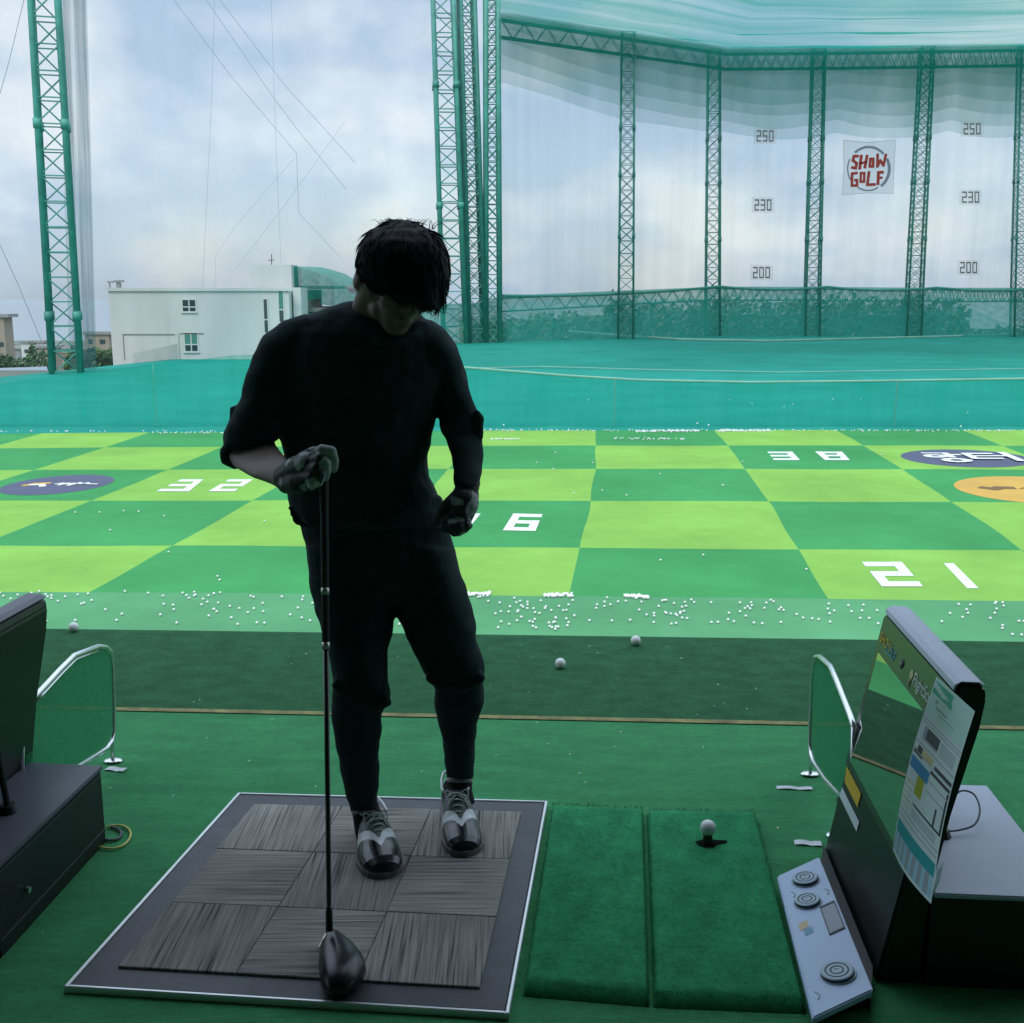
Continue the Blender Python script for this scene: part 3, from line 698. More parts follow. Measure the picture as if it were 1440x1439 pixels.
bm = B(); ring = [D(1290, 464, 178), D(1292, 421, 186), D(1330, 419, 186), D(1432, 463, 178)]; prism(bm, ring, V((0, 14, 0))); obj('roof', bm, 'metal_roof', gt)
for k in range(6):
    bm = B(); bbox_px(bm, 1308+20*k, 465, 1318+20*k, 471, 179.9, .05); obj('window', bm, 'glass', gt)
bm = B(); 
t = thing('metal_shed', 'low shed with a ribbed metal roof at the left picture edge', 'building', Z(D(20, 540, 95), -4.35))
prism(bm, [D(-60, 522, 100), D(66, 518, 100), D(72, 540, 90), D(-60, 543, 90)], V((0, 0, .12))); obj('roof', bm, 'metal_roof', t)
bm = B(); a = D(-60, 540, 91); b = D(66, 540, 91); box(bm, (a.x, 91, -7.5), (b.x-.5, 99, a.z-.3)); obj('wall', bm, 'gray_wall', t)
def crown(bm, c, r, n, s):
    for _ in range(n):
        while True:
            d = V((random.uniform(-1, 1), random.uniform(-1, 1), random.uniform(-1, 1)))
            if .15 < d.length < 1: break
        d *= .75+.35*noise.noise(d*2.3+c)
        p = c+V((d.x*r[0], d.y*r[1], d.z*r[2])); a = V((random.gauss(0, 1), random.gauss(0, 1), random.gauss(0, 1))).normalized(); b = a.orthogonal().normalized(); q = a.cross(b)
        k = s*random.uniform(.6, 1.4)
        quad(bm, p-b*k, p-q*k*.6, p+b*k, p+q*k*.6)
def tree(x, yt, yb, Y, w, label):
    base = Z(D(x, yb, Y), gz(Y)); top = D(x, yt, Y).z; h = top-base.z
    t = thing('leafy_tree', label, 'tree', base, 'trees beyond the nets')
    bm = B(); tube(bm, [base, base+V((.1, 0, h*.4)), base+V((-.1, .1, h*.8))], [.22, .16, .05], n=8)
    for k in range(5):
        a = k*1.3; tube(bm, [base+V((0, 0, h*(.3+.08*k))), base+V((math.cos(a)*w*.5, math.sin(a)*w*.5, h*(.5+.08*k)))], [.1, .03], n=5)
    obj('trunk', bm, 'bark', t)
    bm = B()
    for k in range(7): crown(bm, base+V((random.uniform(-.5, .5)*w, random.uniform(-.5, .5)*w, h*random.uniform(.35, .8))), (w*.5, w*.5, h*.24), 330, .26)
    obj('crown', bm, 'leaf', t)
for i_, (x_, y_, w_, YY, mm, ds) in enumerate(((66, 494, 16, 300, 'white_wall', 'tiny white house left of the tall mast, farthest of the row'), (84, 497, 14, 280, 'beige_wall', 'tiny tan house seen between the legs of the tall mast'), (103, 494, 12, 320, 'gray_wall', 'tiny gray house just right of the tall mast'), (-4, 498, 20, 290, 'white_wall', 'tiny white house below the tan block at the left edge'))):
    bld(x_, y_, x_+w_, 522, YY, mm, ds, [(x_+3, y_+5, x_+6, y_+9), (x_+8, y_+5, x_+11, y_+9)])
tree(6, 488, 520, 140, 3.2, 'small tree before the tan block at the left edge')
tree(42, 493, 522, 150, 2.2, 'small dark bush-like tree before the cream house')
tree(44, 478, 520, 170, 1.6, 'slim tree standing beside the cream house')
tree(20, 492, 522, 185, 3.0, 'dark green tree between the tan block and the cream house')
tree(66, 487, 522, 160, 2.6, 'green tree hidden half behind the left leg of the tall mast')
tree(112, 478, 525, 110, 2.6, 'bushy green tree directly right of the tall mast')
tree(138, 486, 525, 100, 2.3, 'bushy green tree touching the left side of the white building')
bm = B()
for k in range(120):
    x = -4+108*k/119; Y = 165+6*math.sin(k*1.7)
    h = (4.9 if x > 56 else 6.6 if x < 12 else 9.6)+1.3*noise.noise(V((x*.08, 0, 0)))+.7*random.random()
    c = V((x*Y/140, Y, -8.6+h*.5)); crown(bm, c, (1.7, 1.7, h*.55), 260, .42)
tag(obj('treeline', bm, 'leaf2', org=(40, 165, -4.35)), 'mass of bushes and trees behind the low far net', 'trees', kind='stuff')
# ================================================================== GOLF BALLS
bmb = B(); bmesh.ops.create_icosphere(bmb, subdivisions=3, radius=.0214)
ball_me = bpy.data.meshes.new('golf_ball'); [setattr(f, 'smooth', True) for f in bmb.faces]; bmb.to_mesh(ball_me); bmb.free(); ball_me.materials.append(M['ball'])
bmb = B(); bmesh.ops.create_icosphere(bmb, subdivisions=2, radius=.0235)
rb_me = bpy.data.meshes.new('golf_ball'); [setattr(f, 'smooth', True) for f in bmb.faces]; bmb.to_mesh(rb_me); bmb.free(); rb_me.materials.append(M['ball'])
def ball(p, label, group=None, me=ball_me):
    o = bpy.data.objects.new('golf_ball', me); col.objects.link(o); o.location = p
    return tag(o, label, 'golf ball', group)
for (x, y, l) in ((104, 886, 'white golf ball at the terrace edge behind the left kiosk'), (788, 936, 'white golf ball on the dark turf strip, nearer of two right of the golfer'), (894, 905, 'white golf ball on the dark turf strip, farther of two right of the golfer')):
    p = G(x, y, .0214); t = (p.y-line_y(p.x))/(edge_y(p.x)-line_y(p.x)); p.z = .0214+(.012 if t > .8 else .004+.008*max(0, (t-.25)/.55)); ball(p, l)
AP = 'white golf ball lying on the pale green apron before the checkered squares'
random.seed(11)
pts = []
clus = [(60, 835, 45, 10, 22), (235, 838, 40, 8, 10), (290, 845, 60, 16, 20), (265, 829, 10, 4, 8), (700, 845, 40, 10, 12), (745, 872, 25, 16, 34), (775, 868, 30, 14, 16), (845, 850, 25, 14, 10), (940, 852, 22, 12, 22), (955, 866, 12, 8, 8), (1040, 850, 40, 14, 12), (1105, 860, 50, 14, 12), (1210, 862, 50, 12, 10), (1385, 852, 35, 8, 12), (420, 850, 40, 12, 8), (560, 868, 20, 10, 4), (1300, 866, 90, 14, 8), (130, 850, 90, 14, 12)]
for cx, cy, sx, sy, n_ in clus:
    for _ in range(n_):
        x = random.gauss(cx, sx); y = random.gauss(cy, sy)
        if 829+.013*x < y < 886 and -30 < x < 1470: pts.append((x, y))
for _ in range(60):
    x = random.uniform(0, 1440); pts.append((x, 834+.013*x+random.random()**1.6*44))
for x, y in pts: ball(G(x, y, -3.972), AP, 'range balls on the pale apron', rb_me)
SQ = 'white golf ball lying on a checkered square of the far field'
for x, y in [(106, 721), (140, 721), (174, 719), (195, 720), (231, 726), (155, 746), (237, 777), (306, 811), (309, 816), (372, 733), (1044, 650), (1017, 683), (928, 667), (881, 697), (1016, 683), (929, 788), (989, 781), (1134, 801), (807, 694), (781, 637), (755, 651), (778, 660), (834, 651), (847, 690), (640, 650), (1240, 640)]:
    ball(G(x, y, -3.972), SQ, 'range balls on the checkered squares', rb_me)
bm = B()
def heap(x0, x1, y0, y1, n_, sy=1):
    for k in range(n_):
        t = random.random(); p = G(x0+(x1-x0)*t, y0+(y1-y0)*t+random.gauss(0, sy), -3.972); bmesh.ops.create_icosphere(bm, subdivisions=1, radius=.028, matrix=Matrix.Translation(p))
random.seed(5)
heap(655, 690, 836, 835, 60, 1.2); heap(765, 805, 838, 837, 70, 1.2); heap(878, 912, 838, 840, 60, 1); heap(215, 420, 609, 608.5, 50, .5); heap(640, 1440, 605.5, 606, 220, .6); heap(895, 985, 607, 606, 160, .7); heap(1010, 1085, 606, 606, 150, .7); heap(690, 735, 618, 618, 30, .3); heap(860, 965, 617, 618, 45, .6); heap(0, 300, 607, 607, 30, .5)
tag(obj('golf_ball_heaps', bm, 'ball', org=(0, 30, -4)), 'white golf balls heaped along the seams and far edge of the field', 'golf balls', kind='stuff')
bm = B()
for k in range(12):
    p = G(random.uniform(640, 1440), random.uniform(560, 603), -3.85); bmesh.ops.create_icosphere(bm, subdivisions=1, radius=.04, matrix=Matrix.Translation(p))
tag(obj('golf_balls_on_netting', bm, 'ball', org=(0, 50, -4)), 'white golf balls scattered on the teal ground netting', 'golf balls', kind='stuff')
# ================================================================== BAY: MATS
def quadmap(c, z):
    P_ = [V((*p, z)) for p in c]
    return lambda u, v, dz=0: ((P_[3]*(1-u)+P_[2]*u)*(1-v)+(P_[0]*(1-u)+P_[1]*u)*v)+V((0, 0, dz))
def slab(bm, f, u0, v0, u1, v1, z0, z1, bev=.0, mi=0, nseg=1):
    ring = [(u0, v0), (u1, v0), (u1, v1), (u0, v1)]
    lo = [bm.verts.new(f(u, v, z0)) for u, v in ring]; mid_ = [bm.verts.new(f(u, v, z1-bev)) for u, v in ring]
    cu = bev/1.0; ins = [(u0+cu, v0+cu), (u1-cu, v0+cu), (u1-cu, v1-cu), (u0+cu, v1-cu)]
    hi = [bm.verts.new(f(u, v, z1)) for u, v in ins]
    for a, b in ((lo, mid_), (mid_, hi)):
        for i in range(4): bm.faces.new((a[i], a[(i+1) % 4], b[(i+1) % 4], b[i])).material_index = mi
    bm.faces.new(hi).material_index = mi; bm.faces.new(lo[::-1]).material_index = mi
mc = [(-.827, 3.118), (.106, 3.062), (-.006, 2.073), (-.976, 2.166)]
sm = thing('stance_mat', 'gray striped carpet-tile stance mat in a pale metal frame under the golfer', 'mat', (-.43, 2.6, 0))
f = quadmap(mc, 0)
bm = B()
for (a, b, c_, d) in ((0, 0, .009, 1), (.991, 0, 1, 1), (.009, 0, .991, .009), (.009, .991, .991, 1)): slab(bm, f, a, b, c_, d, .001, .017, .002)
obj('frame_trim', bm, 'alu', sm)
bm = B(); slab(bm, f, .0095, .0095, .9905, .9905, .001, .014, .003); obj('rubber_base', bm, 'rubber', sm)
g0, g1 = .085, .925
for i in range(3):
    for j in range(3):
        u0 = g0+(g1-g0)*i/3+.0008; u1 = g0+(g1-g0)*(i+1)/3-.0008; v0 = g0-.005+(g1-g0)*j/3+.0008; v1 = g0-.005+(g1-g0)*(j+1)/3-.0008
        bm = B(); slab(bm, f, u0, v0, u1, v1, .0145, .0195+.0006*random.random(), .0015)
        uvl = bm.loops.layers.uv.new(); vert = (i+j) % 2 == 0
        for fc in bm.faces:
            for l in fc.loops:
                p = l.vert.co; l[uvl].uv = (p.x, p.y) if vert else (p.y, p.x)
        obj('carpet_tile', bm, 'tile', sm)
def turfmat(c, label, name='turf_mat'):
    t = thing(name, label, 'mat', (sum(p[0] for p in c)/4, sum(p[1] for p in c)/4, 0), 'green hitting mats')
    f = quadmap(c, 0); bm = B()
    n_ = 40; g = []
    for i in range(n_+1):
        row = []
        for j in range(n_+1):
            u = i/n_; v = j/n_; e_ = min(u, 1-u, v, 1-v); z = .026*min(1, (e_/.02)**.5 if e_ > 0 else 0)+.0012*noise.noise(V((u*9, v*9, c[0][0])))
            row.append(bm.verts.new(f(u, v, max(.0025, z))))
        g.append(row)
    for i in range(n_):
        for j in range(n_): bm.faces.new((g[i][j], g[i+1][j], g[i+1][j+1], g[i][j+1]))
    rim = [g[i][0] for i in range(n_+1)]+[g[n_][j] for j in range(1, n_+1)]+[g[i][n_] for i in range(n_-1, -1, -1)]+[g[0][j] for j in range(n_-1, 0, -1)]
    lo = [bm.verts.new(v.co*1) for v in rim]
    for v in lo: v.co.z = .0006
    for k in range(len(rim)): bm.faces.new((rim[k], rim[(k+1) % len(rim)], lo[(k+1) % len(rim)], lo[k]))
    o = obj('turf', bm, 'hit_turf', t, smooth=True)
    # short standing blades over the top and rim of the mat
    bm = B()
    for _ in range(9000):
        u, v = random.random(), random.random()
        p = f(u, v, .022); a = random.random()*6.28; w = V((math.cos(a), math.sin(a), 0))*.0008; l = V((random.gauss(0, .003), random.gauss(0, .003), .0055+.002*random.random()))
        bm.faces.new([bm.verts.new(q) for q in (p-w, p+w, p+l)])
    tag(obj('turf_pile', bm, 'hit_turf', t), kind='stuff')
    return t
turfmat([(.118, 3.034), (.384, 3.011), (.294, 2.117), (.024, 2.154)], 'narrow green turf mat between the stance mat and the tee mat')
tm = turfmat([(.394, 3.004), (.707, 2.989), (.622, 2.094), (.302, 2.115)], 'green turf mat with a black rubber tee near its far end')
tp = V((.532, 2.785, .027))
bm = B(); tube(bm, [tp+V((0, 0, -.02)), tp+V((0, 0, .006)), tp+V((0, 0, .020)), tp+V((0, 0, .027))], [.017, .0135, .0125, .0145], n=20); obj('rubber_tee', bm, 'black_plastic', tm, smooth=True)
bm = B()
ringp = [(-.027, -.010), (-.012, -.024), (.012, -.024), (.026, -.008), (.052, .000), (.056, .012), (.03, .014), (.012, .018), (-.014, .016), (-.032, .006)]
prism(bm, [tp+V((x, y, .0006)) for x, y in ringp], V((0, 0, .0012))); obj('tee_slot', bm, 'tee_hole', tm)
ball(tp+V((0, 0, .0450)), 'white golf ball teed up on the black rubber tee')
# ================================================================== KIOSKS
FW = V((.078, .997, 0)).normalized(); RT = V((FW.y, -FW.x, 0))
def kiosk(org, label):
    org = V(org)
    t = thing('launch_monitor_kiosk', label, 'kiosk', org, 'screen kiosks between the bays')
    Lk = .575
    P_ = lambda r, s, z: org+RT*r+FW*s+V((0, 0, z))       # s: 0 near end .. Lk far end
    prof = [(0, .0), (.1205, .670), (.1255, .690), (.135, .698), (.170, .697), (.182, .689), (.187, .664), (.179, .60), (.135, .40), (.105, .215), (.095, .0)]
    bm = B(); prism(bm, [P_(r, 0, z) for r, z in prof], FW*Lk)
    bmesh.ops.recalc_face_normals(bm, faces=bm.faces[:])
    es = [e for e in bm.edges if len(e.link_faces) == 2 and e.calc_face_angle() > .2 and e.calc_length() > .3 or (len(e.link_faces) == 2 and e.calc_face_angle() > 1.2)]
    bmesh.ops.bevel(bm, geom=es, offset=.006, segments=2, affect='EDGES', clamp_overlap=True)
    obj('housing', bm, 'black_plastic', t)
    bm = B(); tc_ = [(.1218, .6815), (.1250, .6925), (.1345, .7000), (.171, .6990), (.1835, .6905)]; up_ = [(r-.0035*(1 if r < .13 else 0)+.001*(1 if r > .18 else 0), z+.0022) for r, z in tc_]
    prism(bm, [P_(r, .004, z) for r, z in tc_+up_[::-1]], FW*(Lk-.008)); obj('top_cover', bm, 'gray_top', t)
    sl = V((.118, .655)).normalized(); nrm = (-RT*sl.y+V((0, 0, sl.x)))           # face normal
    upv = (RT*sl.x+V((0, 0, sl.y)))
    Fp = lambda s, h, d=0: org+FW*s+upv*h+nrm*d
    bm = B(); prism(bm, [Fp(.004, .27, .001), Fp(Lk-.004, .27, .001), Fp(Lk-.004, .68, .001), Fp(Lk-.016, .690, .001), Fp(.016, .690, .001), Fp(.004, .68, .001)], nrm*.004); obj('front_panel', bm, 'bezel', t)
    bm = B(); prism(bm, [Fp(.03, .29, .0052), Fp(Lk-.035, .29, .0052), Fp(Lk-.035, .595, .0052), Fp(.03, .595, .0052)], nrm*.001); scr = obj('screen', bm, 'screen', t)
    tx = lambda s0, h0: (lambda c: Fp(s0-c.x, h0+c.y, .0056+c.z))
    obj('lettering', textbm('FlightScope', .042, tx(.245, .618), spacing=.95), 'gray_text', t)
    bm = B(); ell(bm, Fp(.262, .633, .006), (.012, .012, .012)); 
    for v in bm.verts: d = (v.co-Fp(.262, .633, .006)).dot(nrm); v.co -= nrm*d*.9
    tube(bm, [Fp(.262, .620, .0055), Fp(.262, .603, .0055)], [.004, .002], n=6)
    obj('emblem', bm, 'tan_print', t)
    obj('lettering', textbm('SHOW', .036, tx(.555, .622)), 'sticker_y', t); obj('lettering', textbm('GOLF', .036, tx(.490, .615)), 'blue_print', t)
    bm = B(); c = Fp(.345, .632, .006)
    for v_ in bmesh.ops.create_uvsphere(bm, u_segments=20, v_segments=10, radius=.013, matrix=Matrix.Translation(c))['verts']: v_.co -= nrm*(v_.co-c).dot(nrm)*.8
    co = obj('camera_lens', bm, 'ctrl_groove', t, smooth=True)
    bm = B(); ell(bm, c-upv*.002+nrm*.0028, (.0028, .0028, .0028)); obj('lens_glint', bm, 'gray_text', co)
    bm = B(); prism(bm, [Fp(.40, .225, .0015), Fp(.55, .225, .0015), Fp(.565, .262, .0015), Fp(.40, .262, .0015)], nrm*.001); sk = obj('warning_sticker', bm, 'sticker_y', t)
    bm = B(); prism(bm, [Fp(.36, .178, .0015), Fp(.56, .178, .0015), Fp(.56, .204, .0015), Fp(.36, .204, .0015)], nrm*.001); obj('white_sticker', bm, 'sticker_w', t)
    # cabinet
    bm = B(); c = [P_(.108, -.004, 0), P_(.40, -.004, 0), P_(.40, Lk-.03, 0), P_(.108, Lk-.03, 0)]
    prism(bm, c, V((0, 0, .212))); cb = obj('cabinet', bm, 'black_box', t)
    bm = B(); c = [P_(.110, -.008, .2125), P_(.406, -.008, .2125), P_(.406, Lk-.024, .2125), P_(.110, Lk-.024, .2125)]
    prism(bm, c, V((0, 0, .012))); bmesh.ops.bevel(bm, geom=[e for e in bm.edges], offset=.003, segments=2, affect='EDGES'); obj('cabinet_top', bm, 'gray_top', t)
    bm = B(); 
    for z in (.04, .200):
        prism(bm, [P_(.401, -.002, z), P_(.4035, -.002, z), P_(.4035, Lk-.033, z), P_(.401, Lk-.033, z)], V((0, 0, .004)))
    obj('edge_trim', bm, 'gcable', cb)
    bm = B(); tube(bm, [P_(.405, .12, .10), P_(.412, .12, .10)], .008, n=12); obj('lock', bm, 'chrome', cb)
    # strut and its foot, cable loop
    bm = B(); tube(bm, [P_(.20, .26, .235), P_(.178, .27, .42), P_(.172, .27, .53)], .008, n=8); st = obj('support_strut', bm, 'black_plastic', t)
    bm = B(); tube(bm, [P_(.20, .26, .2250), P_(.20, .26, .243)], [.026, .018], n=16); obj('strut_foot', bm, 'black_plastic', st)
    bm = B(); tube(bm, smoothpath([P_(.205, .28, .24), P_(.235, .33, .262), P_(.275, .375, .285), P_(.31, .375, .28), P_(.312, .33, .262), P_(.285, .28, .246), P_(.24, .265, .236), P_(.205, .262, .236)]), .0025, n=6); obj('cable_loop', bm, 'gcable', t, smooth=True)
    # button panel on the floor against the housing
    zc = [.035, .055, .055, .035]
    c = [G(1093, 1232, .04), G(1152, 1205, .065), G(1228, 1392, .065), G(1143, 1432, .04)]
    off = org-V((.803, 2.205, 0)); c = [p+off for p in c]
    bm = B(); prism(bm, [p-V((0, 0, .018)) for p in c], V((0, 0, .018))); bmesh.ops.bevel(bm, geom=[e for e in bm.edges], offset=.003, segments=2, affect='EDGES'); cp = obj('button_panel', bm, 'ctrl', t)
    bm = B(); prism(bm, [V((p.x, p.y, .001)) for p in (c[0].lerp(c[2], .06), c[1].lerp(c[3], .06), c[2].lerp(c[0], .06), c[3].lerp(c[1], .06))], V((0, 0, .02))); obj('panel_base', bm, 'black_plastic', cp)
    cn = (c[1]-c[0]).cross(c[3]-c[0]).normalized(); cn = cn if cn.z > 0 else -cn
    q = lambda u, v, d=0: c[0]*(1-u)*(1-v)+c[1]*u*(1-v)+c[2]*u*v+c[3]*(1-u)*v+cn*d
    ux = (c[1]-c[0]).normalized(); uy = cn.cross(ux)
    for (u, v, r) in ((.55, .135, .032), (.45, .30, .031), (.56, .83, .036)):
        o0 = q(u, v, 0); ringpt = lambda r_, d_: [o0+(ux*math.cos(a)+uy*math.sin(a))*r_+cn*d_ for a in [2*math.pi*k/36 for k in range(36)]]
        bm = B(); levels = [(r*1.12, .0005), (r*1.1, .0022), (r*1.0, .0022), (r*.98, .009), (r*.9, .0105), (r*.74, .0105), (r*.71, .0092), (r*.64, .0092), (r*.61, .0105), (r*.44, .0105), (r*.41, .0092), (r*.34, .0092), (r*.31, .0105), (r*.15, .0105), (r*.13, .0095)]
        rings = [[bm.verts.new(p) for p in ringpt(*lv)] for lv in levels]
        for k, (a, b) in enumerate(zip(rings, rings[1:])):
            for i in range(36): bm.faces.new((a[i], a[(i+1) % 36], b[(i+1) % 36], b[i])).material_index = 1 if k in (2, 6, 10) else 0
        bm.faces.new(rings[-1]); bm.faces.new(rings[0][::-1]); obj('push_button', bm, ['ctrl_btn', 'ctrl_groove'], cp)
    bm = B(); prism(bm, [q(.66, .385, .0008), q(.93, .385, .0008), q(.93, .575, .0008), q(.66, .575, .0008)], cn*.0008, 0)
    for (a, b, c2, d) in ((.64, .375, .66, .585), (.93, .375, .95, .585), (.66, .375, .93, .385), (.66, .575, .93, .585)):
        prism(bm, [q(a, b, .0008), q(c2, b, .0008), q(c2, d, .0008), q(a, d, .0008)], cn*.002, 1)
    obj('display_window', bm, ['lcd', 'ctrl_groove'], cp)
    bm = B(); prism(bm, [q(.16, .42, .0008), q(.34, .42, .0008), q(.34, .47, .0008), q(.16, .47, .0008)], cn*.0004, 0); prism(bm, [q(.22, .475, .0008), q(.40, .475, .0008), q(.40, .52, .0008), q(.22, .52, .0008)], cn*.0004, 1)
    obj('panel_sticker', bm, ['tan_print', 'p_pale'], cp)
    for (u, v) in ((.2, .17), (.86, .26), (.13, .87)):
        bm = B(); tube(bm, [q(u, v, .0012), q(u+.06, v+.03, .0012), q(u+.02, v+.05, .0012)], .0016, n=5); obj('button_icon', bm, 'p_white', cp)
    bm = B(); prism(bm, [V((p.x, p.y, .0008)) for p in (c[1].lerp(c[2], .02), P_(-.004, Lk-.01, 0), P_(-.004, .01, 0), c[2].lerp(c[1], .02))], V((0, 0, .03))); obj('gap_shade', bm, 'black_plastic', cp)  # black filler added for the dark shade between panel and housing
    return t
K = kiosk((.803, 2.205, 0), 'black screen kiosk with a button panel and a printed sheet, right of the tee mat')
K2 = copytree(K, V((-2.372, .125, 0)), skip=('button_panel',))
K2['label'] = 'black screen kiosk of the next bay seen from behind at the left picture edge'
for o in [x for x in sc.objects if x.parent == K2]:
    if o.name.startswith('cable_loop'): bpy.data.objects.remove(o)
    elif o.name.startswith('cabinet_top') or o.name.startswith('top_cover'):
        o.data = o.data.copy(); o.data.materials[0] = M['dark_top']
for o in list(K2.children_recursive):       # this one stands tilted further back, its cabinet is shorter
    if o.type != 'MESH': continue
    nm = o.name.split('.')[0]; o.data = o.data.copy()
    for v in o.data.vertices:
        if nm in ('cabinet', 'cabinet_top'):
            if v.co.x-.08*v.co.y < .2: v.co.x += .082
        elif nm not in ('edge_trim', 'lock', 'strut_foot', 'support_strut'): v.co.x += .085*min(1, v.co.z/.15)
        elif nm in ('strut_foot', 'support_strut'): v.co.x += .09
# printed sheet fixed to the near end of the right kiosk
TL, TR, BR, BL = D(1317, 952, 2.25), D(1371, 1001, 2.09), D(1310, 1272, 2.03), D(1256, 1195, 2.22)
def sheet_col(u, v):
    """what is printed at u (left-right), v (top-bottom)"""
    if u < .03 or u > .975 or v > .985: return 0
    if v < .05+.08*u and u < .55 and v > .02+.08*u and v < .09: return 2 if .1 < v+u*.1 else 1
    if .02 < v < .085 and u < .5: return 2
    if v < .20:
        if (.13 < v < .14 and .2 < u < .5) or (.155 < v < .16 and .3 < u < .7) or (.10 < v < .115 and .15 < u < .22): return 3
        return 1
    if .215 < v < .222 or .235 < v < .24: return 3
    if .26 < v < .33 and .56 < u < .92 and int(v*170) % 2 == 0: return 3
    if .67 < v < .72 and .3 < u < .9 and int(v*170) % 2: return 3
    if .255 < v < .325 and .12 < u < .52: return 3 if u < .2 or v > .31 else 4
    if .345 < v < .352 or .40 < v < .405: return 3
    if .365 < v < .40 and .1 < u < .5: return 9 if u > .22 else 4
    if .395 < v < .415 and u < .26: return 4
    if .43 < v < .50 and u < .5: return 6 if v > .435 else 0
    if .38 < v < .40 and u > .55: return 4
    if .50 < v < .60 and .25 < u < .45: return 7
    if .47 < v < .478 and u > .5: return 3
    if .415 < v < .435 and u > .5: return 4
    if .44 < v < .66 and u > .93: return 4
    if .645 < v < .66 and .3 < u: return 4
    if .56 < v < .65 and .78 < u < .82: return 4
    if .48 < v < .485 or .525 < v < .53 and u > .5: return 3
    if .55 < v < .72 and u < .22 and int(v*120) % 4 == 0: return 9
    if .735 < v < .742 or .765 < v < .768: return 3
    if v > .80:
        w = v-.12*(u-.5)**2
        if v < .87: return 8
        return 5 if int(u*14+.4) % 2 else 10
    return 0
sh = B(); nu, nv = 50, 170; g = []
for i in range(nu+1):
    row = []
    for j in range(nv+1):
        u, v = i/nu, j/nv; p = (TL*(1-u)+TR*u)*(1-v)+(BL*(1-u)+BR*u)*v
        p += V((-.012*math.sin(v*3.1)-.010*(v**3)*math.sin(u*3.1), 0, 0)); row.append(sh.verts.new(p))
    g.append(row)
for i in range(nu):
    for j in range(nv):
        sh.faces.new((g[i][j], g[i+1][j], g[i+1][j+1], g[i][j+1])).material_index = sheet_col((i+.5)/nu, (j+.5)/nv)
st = tag(obj('instruction_sheet', sh, ['p_white', 'p_mint', 'p_green', 'p_gray', 'p_dark', 'p_pale', 'p_blue', 'p_olive', 'p_teal', 'tan_print', 'p_gray']), 'long printed instruction sheet fixed to the near end of the right kiosk', 'sheet')
bm = B(); prism(bm, [BR+V((.004, -.003, .03)), BR+V((.016, .01, .04)), BR+V((.022, .01, .085)), BR+V((.010, -.003, .08))], V((-.004, 0, 0))); obj('clip', bm, 'p_white', st)
# ================================================================== BALL GUARDS
def guard(label):
    gp = V((-1.30, 3.3, 0)); gd = V((.078, .997, 0)).normalized(); gn = V((gd.y, -gd.x, 0))
    px = [(30, 1108), (30, 1003), (42, 988), (60, 969), (84, 943), (104, 923), (122, 916), (138, 910), (149, 911), (155, 918), (158, 934), (159.5, 980), (160, 1028), (157, 1043), (150, 1053), (136, 1062), (110, 1078), (70, 1096)]
    ring = [onplane(x, y, gp, gn) for x, y in px]
    t = thing('ball_guard', label, 'guard', V((gp.x, gp.y, 0)), 'mesh ball guards between the bays')
    bm = B(); tube(bm, ring+[ring[0], ring[1]], .0085, n=10); obj('tube_frame', bm, 'chrome', t, smooth=True)
    cen = sum(ring, V((0, 0, 0)))/len(ring); inn = [p.lerp(cen, .05) for p in ring]
    bm = B(); tube(bm, [p.lerp(cen, .075)+gn*.004 for p in ring[2:8]], .004, n=8); obj('inner_rail', bm, 'chrome', t, smooth=True)
    bm = B(); prism(bm, inn, gn*.003); mp_ = obj('mesh_panel', bm, 'net_guard', t)
    bm = B()
    lo = min(ring, key=lambda p: p.z)
    for p in (ring[13], ring[17], ring[0]):
        tube(bm, [p, V((p.x, p.y, .004))], .007, n=8); ell(bm, V((p.x, p.y, .006)), (.03, .02, .006), seg=12)
    obj('foot', bm, 'chrome', t)
    return t
gl = guard('chrome framed green mesh guard beside the left kiosk')
gr = copytree(gl, V((2.235, -.10, 0))); gr['label'] = 'chrome framed green mesh guard seen nearly edge-on behind the right kiosk'
gr.rotation_euler = (0, 0, 0)
def strip(px, label, z=.0015):
    bm = B(); n_ = 8; (x0, y0), (x1, y1), w = px; a = G(x0, y0, 0); b = G(x1, y1, 0); d = (b-a).normalized(); nn = V((-d.y, d.x, 0))*w
    for k in range(n_):
        p = a.lerp(b, k/n_); q = a.lerp(b, (k+1)/n_); h = lambda t: V((0, 0, .0015+.003*abs(math.sin(t*5))))
        prism(bm, [p-nn+h(k/n_), q-nn+h((k+1)/n_), q+nn+h((k+1)/n_), p+nn+h(k/n_)], V((0, 0, .0008)))
    tag(obj('tape_strip', bm, 'tape'), label, 'tape')
strip(((1092, 1109), (1142, 1111), .010), 'white tape strip on the carpet beneath the right mesh guard')
strip(((1117, 1186), (1155, 1189), .013), 'white tape strip on the carpet beside the right kiosk')
strip(((150, 1082), (176, 1085), .013), 'white tape scrap on the carpet beside the left kiosk')
bm = B(); P_ = [G(x, y, .006) for x, y in ((118, 1185), (135, 1190), (155, 1194), (172, 1190), (182, 1180), (183, 1170), (176, 1163), (165, 1161), (150, 1163))]; tube(bm, smoothpath(P_), .0032, n=8)
tag(obj('cable', bm, 'ycable', smooth=True), 'yellow cable looped on the carpet at the corner of the left kiosk', 'cable')
bm = B(); P_ = [G(x, y, .006) for x, y in ((120, 1176), (140, 1180), (160, 1182), (170, 1176), (168, 1168), (156, 1163))]; tube(bm, smoothpath(P_), .0042, n=8)
tag(obj('cable', bm, 'gcable', smooth=True), 'dark gray cable looped inside the yellow one by the left kiosk', 'cable')
bm = B()
